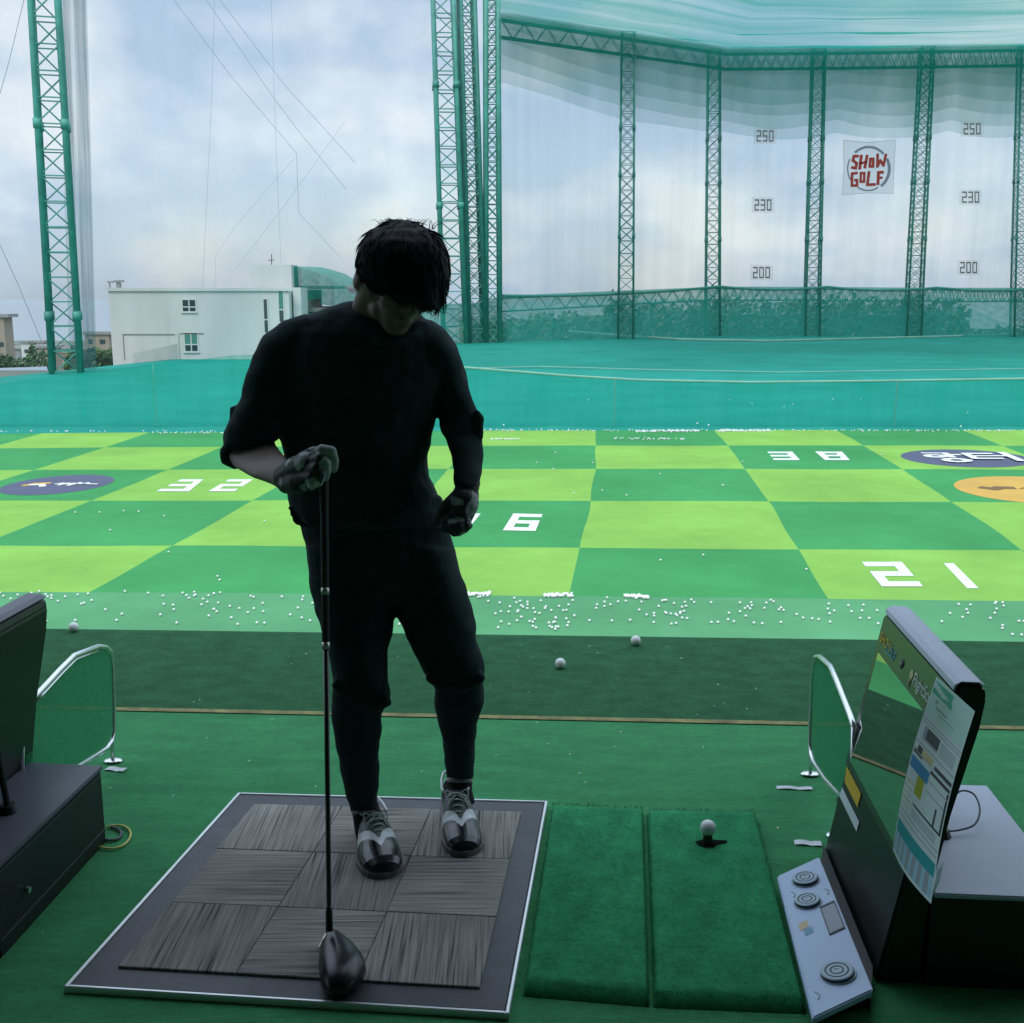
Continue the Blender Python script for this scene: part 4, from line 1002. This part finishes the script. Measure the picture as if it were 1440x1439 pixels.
for k in range(90):
    x = random.uniform(-1.3, 1.0); y = random.uniform(2.0, 4.6); s = random.uniform(.002, .006); a = random.random()*3
    if -1.0 < x < .75 and y < 3.13: continue
    d = V((math.cos(a)*s, math.sin(a)*s, 0)); p = V((x, y, .0165 if y > line_y(x) else .003)); quad(bm, p-d, p+V((-d.y, d.x, 0))*.5, p+d, p+V((d.y, -d.x, .001))*.5)
tag(obj('litter', bm, 'tape', org=(0, 3, 0)), 'tiny pale scraps scattered over the carpet', 'litter', kind='stuff')
# ================================================================== GOLF CLUB
hos = G(463, 1300, .05)+V((0, 0, 0)); hos = D(463, 1302, 2.27)
gtop = D(455, 634, 2.52)
ax = (gtop-hos).normalized(); Lc = (gtop-hos).length
cl = thing('golf_club', 'black driver standing head down on the stance mat under the golfer\'s gloved hand', 'golf club', (hos.x, hos.y, .02))
c_at = lambda d: hos+ax*d
bm = B(); tube(bm, [c_at(-.01), c_at(.04), c_at(Lc-.28)], [.0056, .0054, .0070], n=12); obj('shaft', bm, 'shaft', cl, smooth=True)
bm = B(); tube(bm, [c_at(Lc-.44), c_at(Lc-.435), c_at(Lc-.28), c_at(Lc-.15), c_at(Lc-.01), c_at(Lc)], [.0072, .0086, .0090, .0096, .0118, .011], n=16); obj('grip', bm, 'grip', cl, smooth=True)
for py in (831, 907):
    best = min(range(200), key=lambda k: abs((lambda p: 720-FPX*((p-CAM).dot(V((0, math.sin(TH), math.cos(TH))))/(p-CAM).dot(V((0, math.cos(TH), -math.sin(TH))))))(c_at(Lc*k/200))-py))
    bm = B(); d0 = Lc*best/200; tube(bm, [c_at(d0-.008), c_at(d0+.008)], .0097 if d0 > Lc-.42 else .0092, n=14); obj('band', bm, 'band', cl, smooth=True)
bm = B(); tube(bm, [c_at(-.012), c_at(.03), c_at(.045)], [.0085, .008, .006], n=12); obj('ferrule', bm, 'club_black', cl, smooth=True)
# head: teardrop crown, from the heel under the hosel toward the camera and right
bm = B()
hc = [(449, 1330), (447, 1352), (452, 1378), (466, 1389), (486, 1386), (505, 1374), (515, 1357), (512, 1343), (496, 1324), (476, 1309), (463, 1304), (454, 1311)]
top = [G(x, y, .055) for x, y in hc]; zoff = .0195
cenp = sum(top, V((0, 0, 0)))/len(top)
rings = []
for s, z in ((.72, zoff+.001), (.93, zoff+.006), (1.0, zoff+.020), (.97, zoff+.031), (.86, zoff+.043), (.66, zoff+.053), (.38, zoff+.058), (.12, zoff+.060)):
    rings.append([bm.verts.new(V((cenp.x+(p.x-cenp.x)*s, cenp.y+(p.y-cenp.y)*s, z))) for p in top])
nn = len(top)
for a, b in zip(rings, rings[1:]):
    for i in range(nn): bm.faces.new((a[i], a[(i+1) % nn], b[(i+1) % nn], b[i]))
bm.faces.new(rings[0][::-1]); bm.faces.new(rings[-1])
bmesh.ops.subdivide_edges(bm, edges=bm.edges[:], cuts=1, use_grid_fill=True, smooth=.6)
hd = obj('head', bm, 'club_black', cl, smooth=True)
bm = B(); tube(bm, [G(449, 1333, .063), G(458, 1314, .07)], .0022, n=8); obj('face_edge', bm, 'band', hd)
# ================================================================== PERSON
pr = thing('person', 'man in black shirt and trousers, head bowed, gloved hand resting on an upright driver', 'person', (-.26, 2.8, .02))
def loft(bm, secs, n=24, sh=0.0, cap=.35, ex=2.3):
    rings = []; cs = []
    for (lx, ly, rx, ry, Y, dr, *o_) in secs:
        YR = o_[0] if o_ else Y
        pl, pr_ = D(lx, ly, Y), D(rx, ry, YR); c = (pl+pr_)/2; a = (pr_-pl)/2; vw = (c-CAM).normalized(); an = a.normalized()
        b = (vw-an*vw.dot(an)).normalized()*max(.006, dr-sh); a = an*max(.006, a.length-sh)
        ring = []
        for k in range(n):
            t = 2*math.pi*k/n; ct, st_ = math.cos(t), math.sin(t)
            ring.append(c+a*(math.copysign(abs(ct)**(2/ex), ct))+b*(math.copysign(abs(st_)**(2/ex), st_)))
        rings.append(ring); cs.append(c)
    def capr(ring, c, nxt):
        d = (c-nxt).normalized(); rad = min((p-c).length for p in ring); return [[c+(p-c)*s+d*rad*h*cap for p in ring] for s, h in ((.85, .5), (.5, .85))]
    if cap:
        rings = capr(rings[0], cs[0], cs[1])[::-1]+rings+capr(rings[-1], cs[-1], cs[-2])
    vs = [[bm.verts.new(p) for p in r] for r in rings]
    for a, b in zip(vs, vs[1:]):
        for i in range(n): bm.faces.new((a[i], a[(i+1) % n], b[(i+1) % n], b[i]))
    bm.faces.new(vs[0][::-1]); bm.faces.new(vs[-1])
torso = [(484, 426, 596, 448, 2.855, .06), (455, 436, 608, 456, 2.858, .085), (425, 448, 618, 466, 2.86, .10), (398, 464, 628, 480, 2.865, .118), (388, 488, 632, 496, 2.87, .128), (384, 520, 636, 525, 2.87, .135), (382, 560, 622, 566, 2.87, .135), (391, 600, 607, 606, 2.865, .13), (399, 640, 602, 645, 2.86, .13), (402, 672, 607, 672, 2.86, .13), (406, 700, 617, 697, 2.86, .135), (411, 725, 629, 724, 2.86, .14), (420, 738, 633, 742, 2.86, .138)]
armR = [(428, 442, 470, 500, 2.86, .085), (398, 452, 446, 516, 2.86, .088), (371, 474, 436, 528, 2.855, .086), (356, 500, 428, 540, 2.845, .082), (347, 530, 420, 556, 2.83, .074), (340, 558, 410, 580, 2.81, .070), (330, 580, 402, 600, 2.80, .070), (320, 606, 394, 612, 2.80, .072), (313, 632, 388, 616, 2.80, .070)]
foreR = [(318, 640, 384, 614, 2.80, .052), (331, 657, 387, 626, 2.74, .047), (355, 671, 395, 637, 2.66, .042), (380, 680, 403, 646, 2.60, .034), (394, 688, 411, 656, 2.56, .029)]
armL = [(560, 500, 606, 450, 2.86, .08), (580, 512, 628, 466, 2.86, .082), (594, 516, 642, 488, 2.86, .08), (602, 522, 649, 506, 2.865, .074), (608, 530, 654, 528, 2.87, .066), (613, 560, 664, 560, 2.87, .060), (617, 588, 674, 586, 2.86, .058), (621, 608, 677, 608, 2.84, .056), (631, 635, 678, 638, 2.80, .052), (638, 660, 677, 664, 2.76, .047), (641, 682, 674, 684, 2.73, .040)]
neck = [(487, 452, 580, 470, 2.85, .062), (495, 430, 584, 458, 2.82, .062), (503, 405, 592, 445, 2.79, .064), (512, 385, 600, 425, 2.77, .066)]
pelv = [(414, 700, 622, 700, 2.86, .118), (424, 735, 631, 745, 2.865, .128), (430, 770, 640, 775, 2.87, .128), (436, 805, 648, 808, 2.865, .122), (441, 832, 655, 836, 2.86, .110)]
legR = [(430, 770, 560, 780, 2.86, .12), (438, 820, 558, 828, 2.855, .112), (444, 856, 555, 862, 2.84, .104), (452, 888, 552, 892, 2.82, .097), (461, 915, 547, 916, 2.80, .090), (467, 938, 545, 942, 2.78, .084), (471, 962, 547, 968, 2.77, .082), (467, 984, 545, 988, 2.775, .080), (468, 1006, 535, 1004, 2.79, .075), (472, 1050, 535, 1054, 2.81, .071), (481, 1085, 532, 1092, 2.82, .064), (489, 1118, 530, 1120, 2.83, .056), (495, 1143, 531, 1143, 2.835, .050)]
legL = [(535, 770, 640, 774, 2.87, .12), (547, 820, 654, 822, 2.865, .112), (557, 864, 665, 862, 2.86, .104), (570, 893, 671, 893, 2.86, .097), (581, 914, 676, 916, 2.86, .090), (590, 934, 681, 938, 2.86, .086), (602, 954, 680, 957, 2.865, .084), (612, 968, 679, 972, 2.875, .080), (613, 995, 677, 995, 2.89, .073), (618, 1028, 672, 1026, 2.91, .066), (624, 1058, 667, 1062, 2.935, .058), (629, 1092, 663, 1094, 2.955, .050)]
# ---- head
HC = D(566, 390, 2.765)
HR = Matrix.Rotation(R(27), 3, 'Z') @ Matrix.Rotation(R(180), 3, 'Z') @ Matrix.Rotation(R(-29), 3, 'X') @ Matrix.Rotation(R(-12), 3, 'Y')
Hh = lambda x, y, z: HC+HR @ V((x, y, z*1.16 if z < 0 else z))
def hell(bm, x, y, z, rx, ry, rz, seg=20): ell(bm, Hh(x, y, z), (rx, ry, rz), HR, seg)
bm = B()
hell(bm, 0, -.012, .022, .071, .090, .074)
hell(bm, 0, .012, -.005, .065, .078, .075)
hell(bm, 0, .030, -.055, .054, .062, .058)
hell(bm, 0, .058, -.090, .034, .030, .024); hell(bm, 0, .040, -.078, .046, .045, .034)            # chin
for s in (-1, 1):
    hell(bm, s*.040, .052, -.030, .024, .026, .028)    # cheeks
    hell(bm, s*.046, .020, -.075, .018, .030, .026)    # jaw angle
    hell(bm, s*.028, .079, .022, .022, .012, .008)     # brow
    hell(bm, s*.029, .074, .002, .014, .012, .009)     # eyelids
    hell(bm, s*.070, -.008, -.010, .010, .018, .034)   # ears
    hell(bm, s*.076, -.014, .000, .006, .020, .024)
    hell(bm, s*.012, .096, -.034, .009, .010, .008)    # nostril wings
tube(bm, [Hh(0, .082, .016), Hh(0, .094, -.008), Hh(0, .108, -.030)], [.008, .010, .012], n=12); hell(bm, 0, .104, -.031, .012, .011, .010)
for k in (0, 1): ell(bm, D(505-2*k, 388+5*k, 2.765), (.009, .020, .036-.010*k), HR)
hell(bm, 0, .090, -.060, .022, .012, .006); hell(bm, 0, .088, -.071, .019, .012, .007)
loft(bm, neck)
k_ = .011
loft(bm, torso[2:], sh=.016); loft(bm, armR, sh=.014); loft(bm, foreR); loft(bm, armL, sh=.014); loft(bm, pelv, sh=.016); loft(bm, legR, sh=.016); loft(bm, legL, sh=.014)
# hands: fingers as joint chains (pixel x, y, depth)
J = lambda *a: [D(x, y, Y) for x, y, Y in a]
handR = dict(
 palm=[J((402, 672, 2.565), (418, 662, 2.535), (432, 652, 2.50)), [.030, .032, .026]],
 back=[J((404, 680, 2.55), (420, 678, 2.515), (432, 672, 2.495)), [.024, .027, .021]],
 index=[J((438, 644, 2.50), (453, 633, 2.475), (466, 635, 2.475), (470, 649, 2.485), (469, 660, 2.50)), [.0125, .0118, .0112, .0105, .0095]],
 middle=[J((438, 650, 2.49), (450, 645, 2.465), (458, 652, 2.465), (459, 664, 2.475), (457, 672, 2.49)), [.0125, .0118, .011, .0105, .0095]],
 ring=[J((434, 660, 2.485), (444, 659, 2.46), (450, 667, 2.462), (448, 679, 2.475), (444, 684, 2.49)), [.012, .0115, .011, .0102, .0092]],
 pinky=[J((428, 670, 2.485), (437, 672, 2.465), (440, 680, 2.465), (437, 687, 2.48)), [.011, .0105, .0098, .0088]],
 thumb=[J((412, 660, 2.57), (426, 644, 2.565), (440, 636, 2.555), (452, 634, 2.545)), [.014, .0135, .012, .0105]])
handL = dict(
 palm=[J((656, 688, 2.725), (652, 704, 2.705), (646, 722, 2.69)), [.027, .034, .030]],
 back=[J((662, 696, 2.715), (660, 712, 2.695), (655, 727, 2.685)), [.020, .022, .018]],
 index=[J((634, 722, 2.685), (627, 734, 2.665), (629, 744, 2.668), (637, 746, 2.68)), [.0125, .012, .0112, .0098]],
 middle=[J((642, 727, 2.68), (636, 740, 2.658), (639, 749, 2.662), (646, 749, 2.678)), [.0125, .012, .0112, .0098]],
 ring=[J((650, 728, 2.68), (646, 740, 2.66), (648, 747, 2.665), (654, 745, 2.68)), [.012, .0112, .0105, .0092]],
 pinky=[J((658, 727, 2.685), (655, 736, 2.668), (656, 742, 2.672), (660, 740, 2.685)), [.011, .0102, .0095, .0085]],
 thumb=[J((644, 698, 2.70), (629, 711, 2.685), (620, 725, 2.68), (613, 737, 2.69)), [.017, .0145, .0125, .0105]])
def hand(bm, h, k=1.0):
    for pts_, rr in h.values(): chain(bm, pts_, [r*k for r in rr])
hand(bm, handR, .82); hand(bm, handL, .82)
bm2 = remesh(bm, .0045, 4)
obj('body', bm2, 'skin', pr, smooth=True)
# ---- clothes
def folds(amp, f1, f2, seed):
    def g(c):
        q = V((c.x*f1, c.y*f1, c.z*f2))+V((seed, 0, 0)); a = noise.noise(q+V((noise.noise(q*.7)*.8, 0, 0))); b = noise.noise(q*2.3)
        return amp*(a*1.0+b*.45)
    return g
bm = B(); loft(bm, torso); loft(bm, armR); loft(bm, armL)
# rolled right cuff, bunched left elbow, neckline rib, hem
roll = [(314, 628), (318, 648), (330, 656), (346, 646), (362, 630), (378, 618), (391, 612)]
tube(bm, [D(x, y, 2.775-.02*math.sin(i*.5)) for i, (x, y) in enumerate(roll)], [.012, .017, .018, .017, .015, .015, .012], n=12)
tube(bm, [D(x, y, 2.79) for x, y in ((326, 572), (330, 592), (322, 610), (316, 632))], [.008, .013, .015, .010], n=12)
tube(bm, [D(x, y, 2.80) for x, y in ((668, 578), (673, 590), (672, 604), (675, 618))], [.008, .014, .010, .006], n=12)
tube(bm, [D(x, y, 2.80) for x, y in ((622, 596), (626, 606), (634, 612))], [.008, .012, .006], n=12)
tube(bm, [D(x, y, Y) for x, y, Y in ((481, 430, 2.86), (486, 448, 2.80), (502, 466, 2.765), (530, 479, 2.745), (556, 481, 2.745), (580, 472, 2.765), (598, 456, 2.81))], .0095, n=10)
tube(bm, [D(x, y, 2.75) for x, y in ((408, 712), (412, 722), (418, 734), (430, 741))], [.004, .005, .006, .004], n=10)
bm2 = remesh(bm, .0055, 3, (lambda g_: (lambda c: g_(c)*(1.0 if c.z < 1.30 else .55)))(folds(.0078, 10, 15, 3))); obj('shirt', bm2, 'shirt', pr, smooth=True)
bm = B(); loft(bm, pelv); loft(bm, legR); loft(bm, legL)
for pl, Y, rr in ((((470, 960), (500, 982), (530, 990), (545, 984)), 2.715, [.012, .016, .018, .012]), (((604, 950), (625, 965), (650, 966), (679, 950)), 2.80, [.012, .016, .016, .012])):
    tube(bm, [D(x, y, Y) for x, y in pl], rr, n=12)
bm2 = remesh(bm, .0055, 3, folds(.0085, 8, 11, 8)); obj('trousers', bm2, 'trousers', pr, smooth=True)
# gloves
for nm, h, cuff, lab in (('R', handR, [(396, 690, 410, 654, 2.562, .034), (404, 686, 420, 654, 2.55, .036)], None), ('L', handL, [(639, 676, 676, 678, 2.735, .036), (640, 692, 673, 692, 2.722, .034)], None)):
    bm = B(); hand(bm, h, 1.06); loft(bm, cuff, cap=.2)
    bm2 = remesh(bm, .0026, 3)
    for fc in bm2.faces:
        c = fc.calc_center_median(); w = noise.noise(c*34+V((1.7, 0, 0)))
        if h is handR:
            dd = min((c-p).length for p in h['index'][0][1:]+h['middle'][0][2:]+[h['pinky'][0][2]]); fc.material_index = 1 if dd < .017 or w > .30 else 0
        else:
            a, b = D(645, 705, 2.69), D(662, 728, 2.69); tt = max(0, min(1, (c-a).dot(b-a)/(b-a).length_squared)); dd = (c-a.lerp(b, tt)).length
            fc.material_index = 1 if (dd < .024 and w > -.25) or (c-D(665, 702, 2.70)).length < .016 or w > .38 else 0
    obj('glove', bm2, ['glove', 'glove_pale'], pr, smooth=True)
# socks
bm = B(); loft(bm, [(494, 1132, 532, 1130, 2.835, .046), (497, 1150, 534, 1146, 2.83, .046), (500, 1172, 541, 1166, 2.83, .046), (503, 1186, 548, 1184, 2.80, .04)]); so = obj('sock', bm, 'sock', pr, smooth=True)
bm = B(); loft(bm, [(494, 1141, 533, 1140, 2.833, .0478), (496, 1148, 534.5, 1147, 2.832, .0478)], cap=0); obj('sock_band', bm, 'sock_band', so, smooth=True)
bm = B(); loft(bm, [(628, 1082, 664, 1082, 2.955, .044), (630, 1098, 664, 1098, 2.955, .044), (628, 1114, 664, 1112, 2.955, .046), (630, 1130, 668, 1128, 2.93, .04)]); so = obj('sock', bm, 'sock', pr, smooth=True)
bm = B(); loft(bm, [(628, 1094, 664.5, 1096, 2.955, .0458), (628, 1101, 664.5, 1102, 2.955, .0458)], cap=0); obj('sock_band', bm, 'sock_band', so, smooth=True)
# shoes
def shoe(heel, toe, z0, mirror, pitch=0.0, wk=1.0, hk=1.0):
    heel = V((*heel, z0)); toe = V((*toe, z0)); fw = (toe-heel); Ls = fw.length; fw.normalize(); rt = fw.cross(V((0, 0, 1)))*mirror
    T = lambda s, x, z: heel+fw*(s*Ls)+rt*x+V((0, 0, z+max(0, (.62-s))*Ls*pitch))
    st = [(0, .024, .066, 0), (.03, .030, .074, 0), (.10, .035, .080, 0), (.20, .036, .080, 0), (.30, .037, .080, .001), (.38, .039, .083, .002), (.48, .042, .075, .003), (.58, .045, .064, .004), (.68, .047, .055, .005), (.78, .046, .049, .006), (.87, .042, .043, .006), (.94, .033, .035, .005), (.985, .019, .024, .004), (1.0, .006, .012, .003)]
    st = [(s_, w_*(1+(wk-1)*max(0, min(1, (s_-.15)/.35))), .014+(h_-.014)*hk, x_) for s_, w_, h_, x_ in st]
    bm = B(); n_ = 20; rings = []
    for s, w, h, x0 in st:
        ring = []
        for k in range(n_+1):
            a = math.pi*k/n_; ca, sa = math.cos(a), math.sin(a); ex = 2.6 if s < .5 else 2.2
            ring.append((bm.verts.new(T(s, x0+w*math.copysign(abs(ca)**(2/ex), ca), .014+(h-.014)*sa**(2/ex))), s, ca))
        rings.append(ring)
    for a, b in zip(rings, rings[1:]):
        for k in range(n_):
            fc = bm.faces.new((a[k][0], a[k+1][0], b[k+1][0], b[k][0]))
    bm.faces.new([r[0] for r in rings[0]][::-1]); bm.faces.new([r[0] for r in rings[-1]])
    bmesh.ops.subdivide_edges(bm, edges=bm.edges[:], cuts=9, use_grid_fill=True)
    for fc in bm.faces:
        c = fc.calc_center_median()-heel; s = c.dot(fw)/Ls; x = c.dot(rt); z = c.z; u = abs(x-.003)/(.045*wk)
        wing = .70-.13*u+.05*math.exp(-(u/.18)**2)
        if s > wing: mi = 0
        elif s > wing-.10 and s > .5: mi = 1
        elif s > .34 and u < .55: mi = 2
        elif s < .10: mi = 1 if z > .045 else 2
        elif s < .32 and z > .068: mi = 3
        elif s < .42 and z > .050: mi = 2
        else: mi = 2 if z > .05*hk or u < .6 else 1
        fc.material_index = mi
    up = obj('shoe', bm, ['shoe_black', 'shoe_white', 'shoe_gray', 'sock'], pr, smooth=True)
    bm = B()
    ol = [(x0+w*1.07+.001, s) for s, w, h, x0 in st[:-1]]+[(.006, 1.012)]; orr = [(x0-w*1.07-.001, s) for s, w, h, x0 in st[:-1]]
    ring = [T(max(-.012, s if s > 0 else -.012), x, 0) for x, s in ol]+[T(max(-.012, s if s > 0 else -.012), x, 0) for x, s in orr[::-1]]
    prism(bm, ring, V((0, 0, .015))); bmesh.ops.bevel(bm, geom=[e for e in bm.edges if e.calc_face_angle(0) > 1.2], offset=.003, segments=2, affect='EDGES'); obj('sole', bm, 'sole', up)
    bm = B()   # collar piping
    pts_ = [T(s_, x_*(1+(wk-1)*max(0, min(1, (s_-.15)/.35))), z_*hk) for s_, x_, z_ in ((.34, .030, .080), (.25, .036, .074), (.12, .035, .076), (.03, .027, .080), (-.005, .0, .086), (.03, -.027, .080), (.12, -.035, .076), (.25, -.036, .074), (.34, -.030, .080))]
    tube(bm, pts_, .0042, n=8); obj('collar', bm, 'shoe_white', up, smooth=True)
    bm = B()
    for k in range(5):
        s = .40+.052*k; zt = (.086-.0055*k-.0024*k)*hk-.001; w = .021*wk
        tube(bm, [T(s, -w, zt-.008), T(s+.006, -.008, zt+.003), T(s+.012, .006, zt+.003), T(s+.016, w, zt-.008)], .0025, n=6)
        if k < 4: tube(bm, [T(s, w, zt-.007), T(s+.052, -w, zt-.013)], .002, n=6)
    for q in (1, -1):
        tube(bm, [T(.41, 0, .088)]+[T(.40-.02*math.sin(a)+.03*a/6, q*(.012+.020*math.sin(a/2)), .088+.010*math.sin(a)) for a in [.6*k for k in range(1, 10)]]+[T(.41, 0, .088)], .0018, n=6)
        tube(bm, [T(.41, 0, .089), T(.46, q*.02, .084), T(.52, q*.028, .070)], .0018, n=6)
    obj('laces', bm, 'lace', up, smooth=True)
shoe((-.405, 2.893), (-.318, 2.612), .0205, 1, 0, 1.22, 1.1)
shoe((-.172, 2.995), (-.128, 2.722), .0205, -1, .22, 1.12, 1.05)
# hair: mass plus loose tufts
bm = B()
hairs = [(540, 316, 592, 318, 2.80, .05), (520, 326, 610, 326, 2.79, .078), (509, 340, 621, 338, 2.775, .098), (504, 356, 629, 354, 2.768, .108), (502, 372, 632, 370, 2.765, .112), (505, 386, 633, 384, 2.762, .112), (513, 398, 632, 398, 2.757, .106), (527, 410, 629, 411, 2.75, .096), (552, 422, 625, 423, 2.735, .076), (584, 432, 620, 434, 2.715, .045)]
loft(bm, hairs, ex=2.1); hell(bm, 0, -.016, .036, .079, .098, .078)
rng = random.Random(3)
bm2 = remesh(bm, .006, 3, lambda c: .003*noise.noise(V((c.x*40, c.y*40, c.z*12)))+.0012*noise.noise(c*70))
def strand(bm, pts_, r0):
    n_ = len(pts_); tube(bm, pts_, [r0*(1-.9*(i/(n_-1))) for i in range(n_)], n=5)
vs = [(v.co.copy(), v.normal.copy()) for v in bm2.verts]
hcn = D(566, 330, 2.78)
for _ in range(1500):
    p, nr = rng.choice(vs)
    if p.z < HC.z-.03 and rng.random() < .6: continue
    d = (p-hcn); d.normalize(); down = V((0, 0, -1)); tdir = (d*.7+down*.9+V((rng.gauss(0, .10), rng.gauss(0, .10), rng.gauss(0, .10)))); tdir = (tdir-nr*tdir.dot(nr)*.95).normalized()
    L_ = rng.uniform(.02, .05); q = p-nr*.003
    strand(bm2, [q, q+tdir*L_*.35+nr*.0038, q+tdir*L_*.7+nr*.0036, q+tdir*L_+nr*.0005], rng.uniform(.0010, .0020))
# wisps on top, fringe tips hanging over the brow
for _ in range(26):
    x = rng.uniform(535, 612); y = 318+((x-566)/60)**2*10; p = D(x, y, 2.79); s = rng.uniform(-1, 1)
    strand(bm2, [p, p+V((.008*s, 0, .010)), p+V((.022*s, -.004, .014+.006*rng.random())), p+V((.038*s, -.006, .008+.008*rng.random()))], .0014)
for _ in range(130):
    x = rng.uniform(578, 626); p = D(x, rng.uniform(412, 424), 2.70+.04*rng.random()); l = rng.uniform(.02, .042)*(1 if x > 592 else .6)
    strand(bm2, [p, p+V((rng.uniform(-.004, .004), -.002, -l*.5)), p+V((rng.uniform(-.012, .004), 0, -l))], rng.uniform(.0018, .003))
for _ in range(40):
    x = rng.uniform(508, 520); y = rng.uniform(352, 374); p = D(x, y, 2.74+.05*rng.random())
    strand(bm2, [p, p+V((-.002, 0, -.015)), p+V((rng.uniform(-.003, .006), -.004, -.034))], .003)
obj('hair', bm2, 'hair', pr, smooth=True)
# ================================================================== LIGHT
SUN_AZ, SUN_EL = 205.0, 52.0       # degrees clockwise from +Y, behind the camera
w = bpy.data.worlds.new("World"); sc.world = w; w.use_nodes = True
N = w.node_tree.nodes; L = w.node_tree.links; N.clear()
out = N.new('ShaderNodeOutputWorld'); bg = N.new('ShaderNodeBackground'); L.new(bg.outputs[0], out.inputs[0])
bg.inputs[1].default_value = .12
sky = N.new('ShaderNodeTexSky'); sky.sky_type = 'NISHITA'; sky.sun_disc = False; sky.sun_elevation = R(SUN_EL); sky.sun_rotation = R(SUN_AZ); sky.air_density = 1.0; sky.dust_density = 1.2
tc = N.new('ShaderNodeTexCoord'); mp = N.new('ShaderNodeMapping'); mp.inputs['Scale'].default_value = (1.6, 1.6, 2.9); mp.inputs['Location'].default_value = (.35, .0, .2)
L.new(tc.outputs['Generated'], mp.inputs[0])
nz = N.new('ShaderNodeTexNoise'); nz.inputs['Scale'].default_value = 1.7; nz.inputs['Detail'].default_value = 8; nz.inputs['Roughness'].default_value = .55; nz.inputs['Distortion'].default_value = .3
L.new(mp.outputs[0], nz.inputs['Vector'])
rp = N.new('ShaderNodeValToRGB'); rp.color_ramp.elements[0].position = .38; rp.color_ramp.elements[0].color = (.55, .55, .55, 1); rp.color_ramp.elements[1].position = .68; rp.color_ramp.elements[1].color = (1, 1, 1, 1)
L.new(nz.outputs['Fac'], rp.inputs[0])
n2 = N.new('ShaderNodeTexNoise'); n2.inputs['Scale'].default_value = 3.8; n2.inputs['Detail'].default_value = 8; L.new(mp.outputs[0], n2.inputs['Vector'])
r2 = N.new('ShaderNodeValToRGB'); r2.color_ramp.elements[0].position = .43; r2.color_ramp.elements[1].position = .64
r2.color_ramp.elements[0].color = (3.35, 4.3, 5.55, 1); r2.color_ramp.elements[1].color = (6.1, 6.5, 6.8, 1)
L.new(n2.outputs['Fac'], r2.inputs[0])
mx = N.new('ShaderNodeMix'); mx.data_type = 'RGBA'; L.new(rp.outputs[0], mx.inputs[0]); L.new(sky.outputs[0], mx.inputs[6]); L.new(r2.outputs[0], mx.inputs[7])
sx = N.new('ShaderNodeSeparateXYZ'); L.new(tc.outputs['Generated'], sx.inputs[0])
mr = N.new('ShaderNodeMapRange'); mr.interpolation_type = 'SMOOTHSTEP'; mr.inputs[1].default_value = .20; mr.inputs[2].default_value = .62; mr.inputs[3].default_value = 1; mr.inputs[4].default_value = 2.4   # unseen upper sky boosted, added to light the bay
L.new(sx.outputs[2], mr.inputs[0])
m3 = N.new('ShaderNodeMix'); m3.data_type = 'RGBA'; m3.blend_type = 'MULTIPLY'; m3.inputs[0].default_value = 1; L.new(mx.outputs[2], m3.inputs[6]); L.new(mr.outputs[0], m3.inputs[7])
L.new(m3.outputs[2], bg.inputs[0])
sd = bpy.data.lights.new('sun', 'SUN'); sd.energy = 1.0; sd.angle = R(12); sd.color = (1, .96, .9)
so = bpy.data.objects.new('sun', sd); col.objects.link(so)
az, el = R(SUN_AZ), R(SUN_EL); sdir = V((math.sin(az)*math.cos(el), math.cos(az)*math.cos(el), math.sin(el)))
so.rotation_euler = sdir.to_track_quat('Z', 'Y').to_euler(); so.location = (0, -10, 30)
sc.view_settings.view_transform = 'Standard'; sc.view_settings.look = 'None'; sc.view_settings.exposure = .35; sc.view_settings.gamma = 1
sc.cycles.transparent_max_bounces = 24; sc.cycles.max_bounces = 8
sc.cycles.use_denoising = True
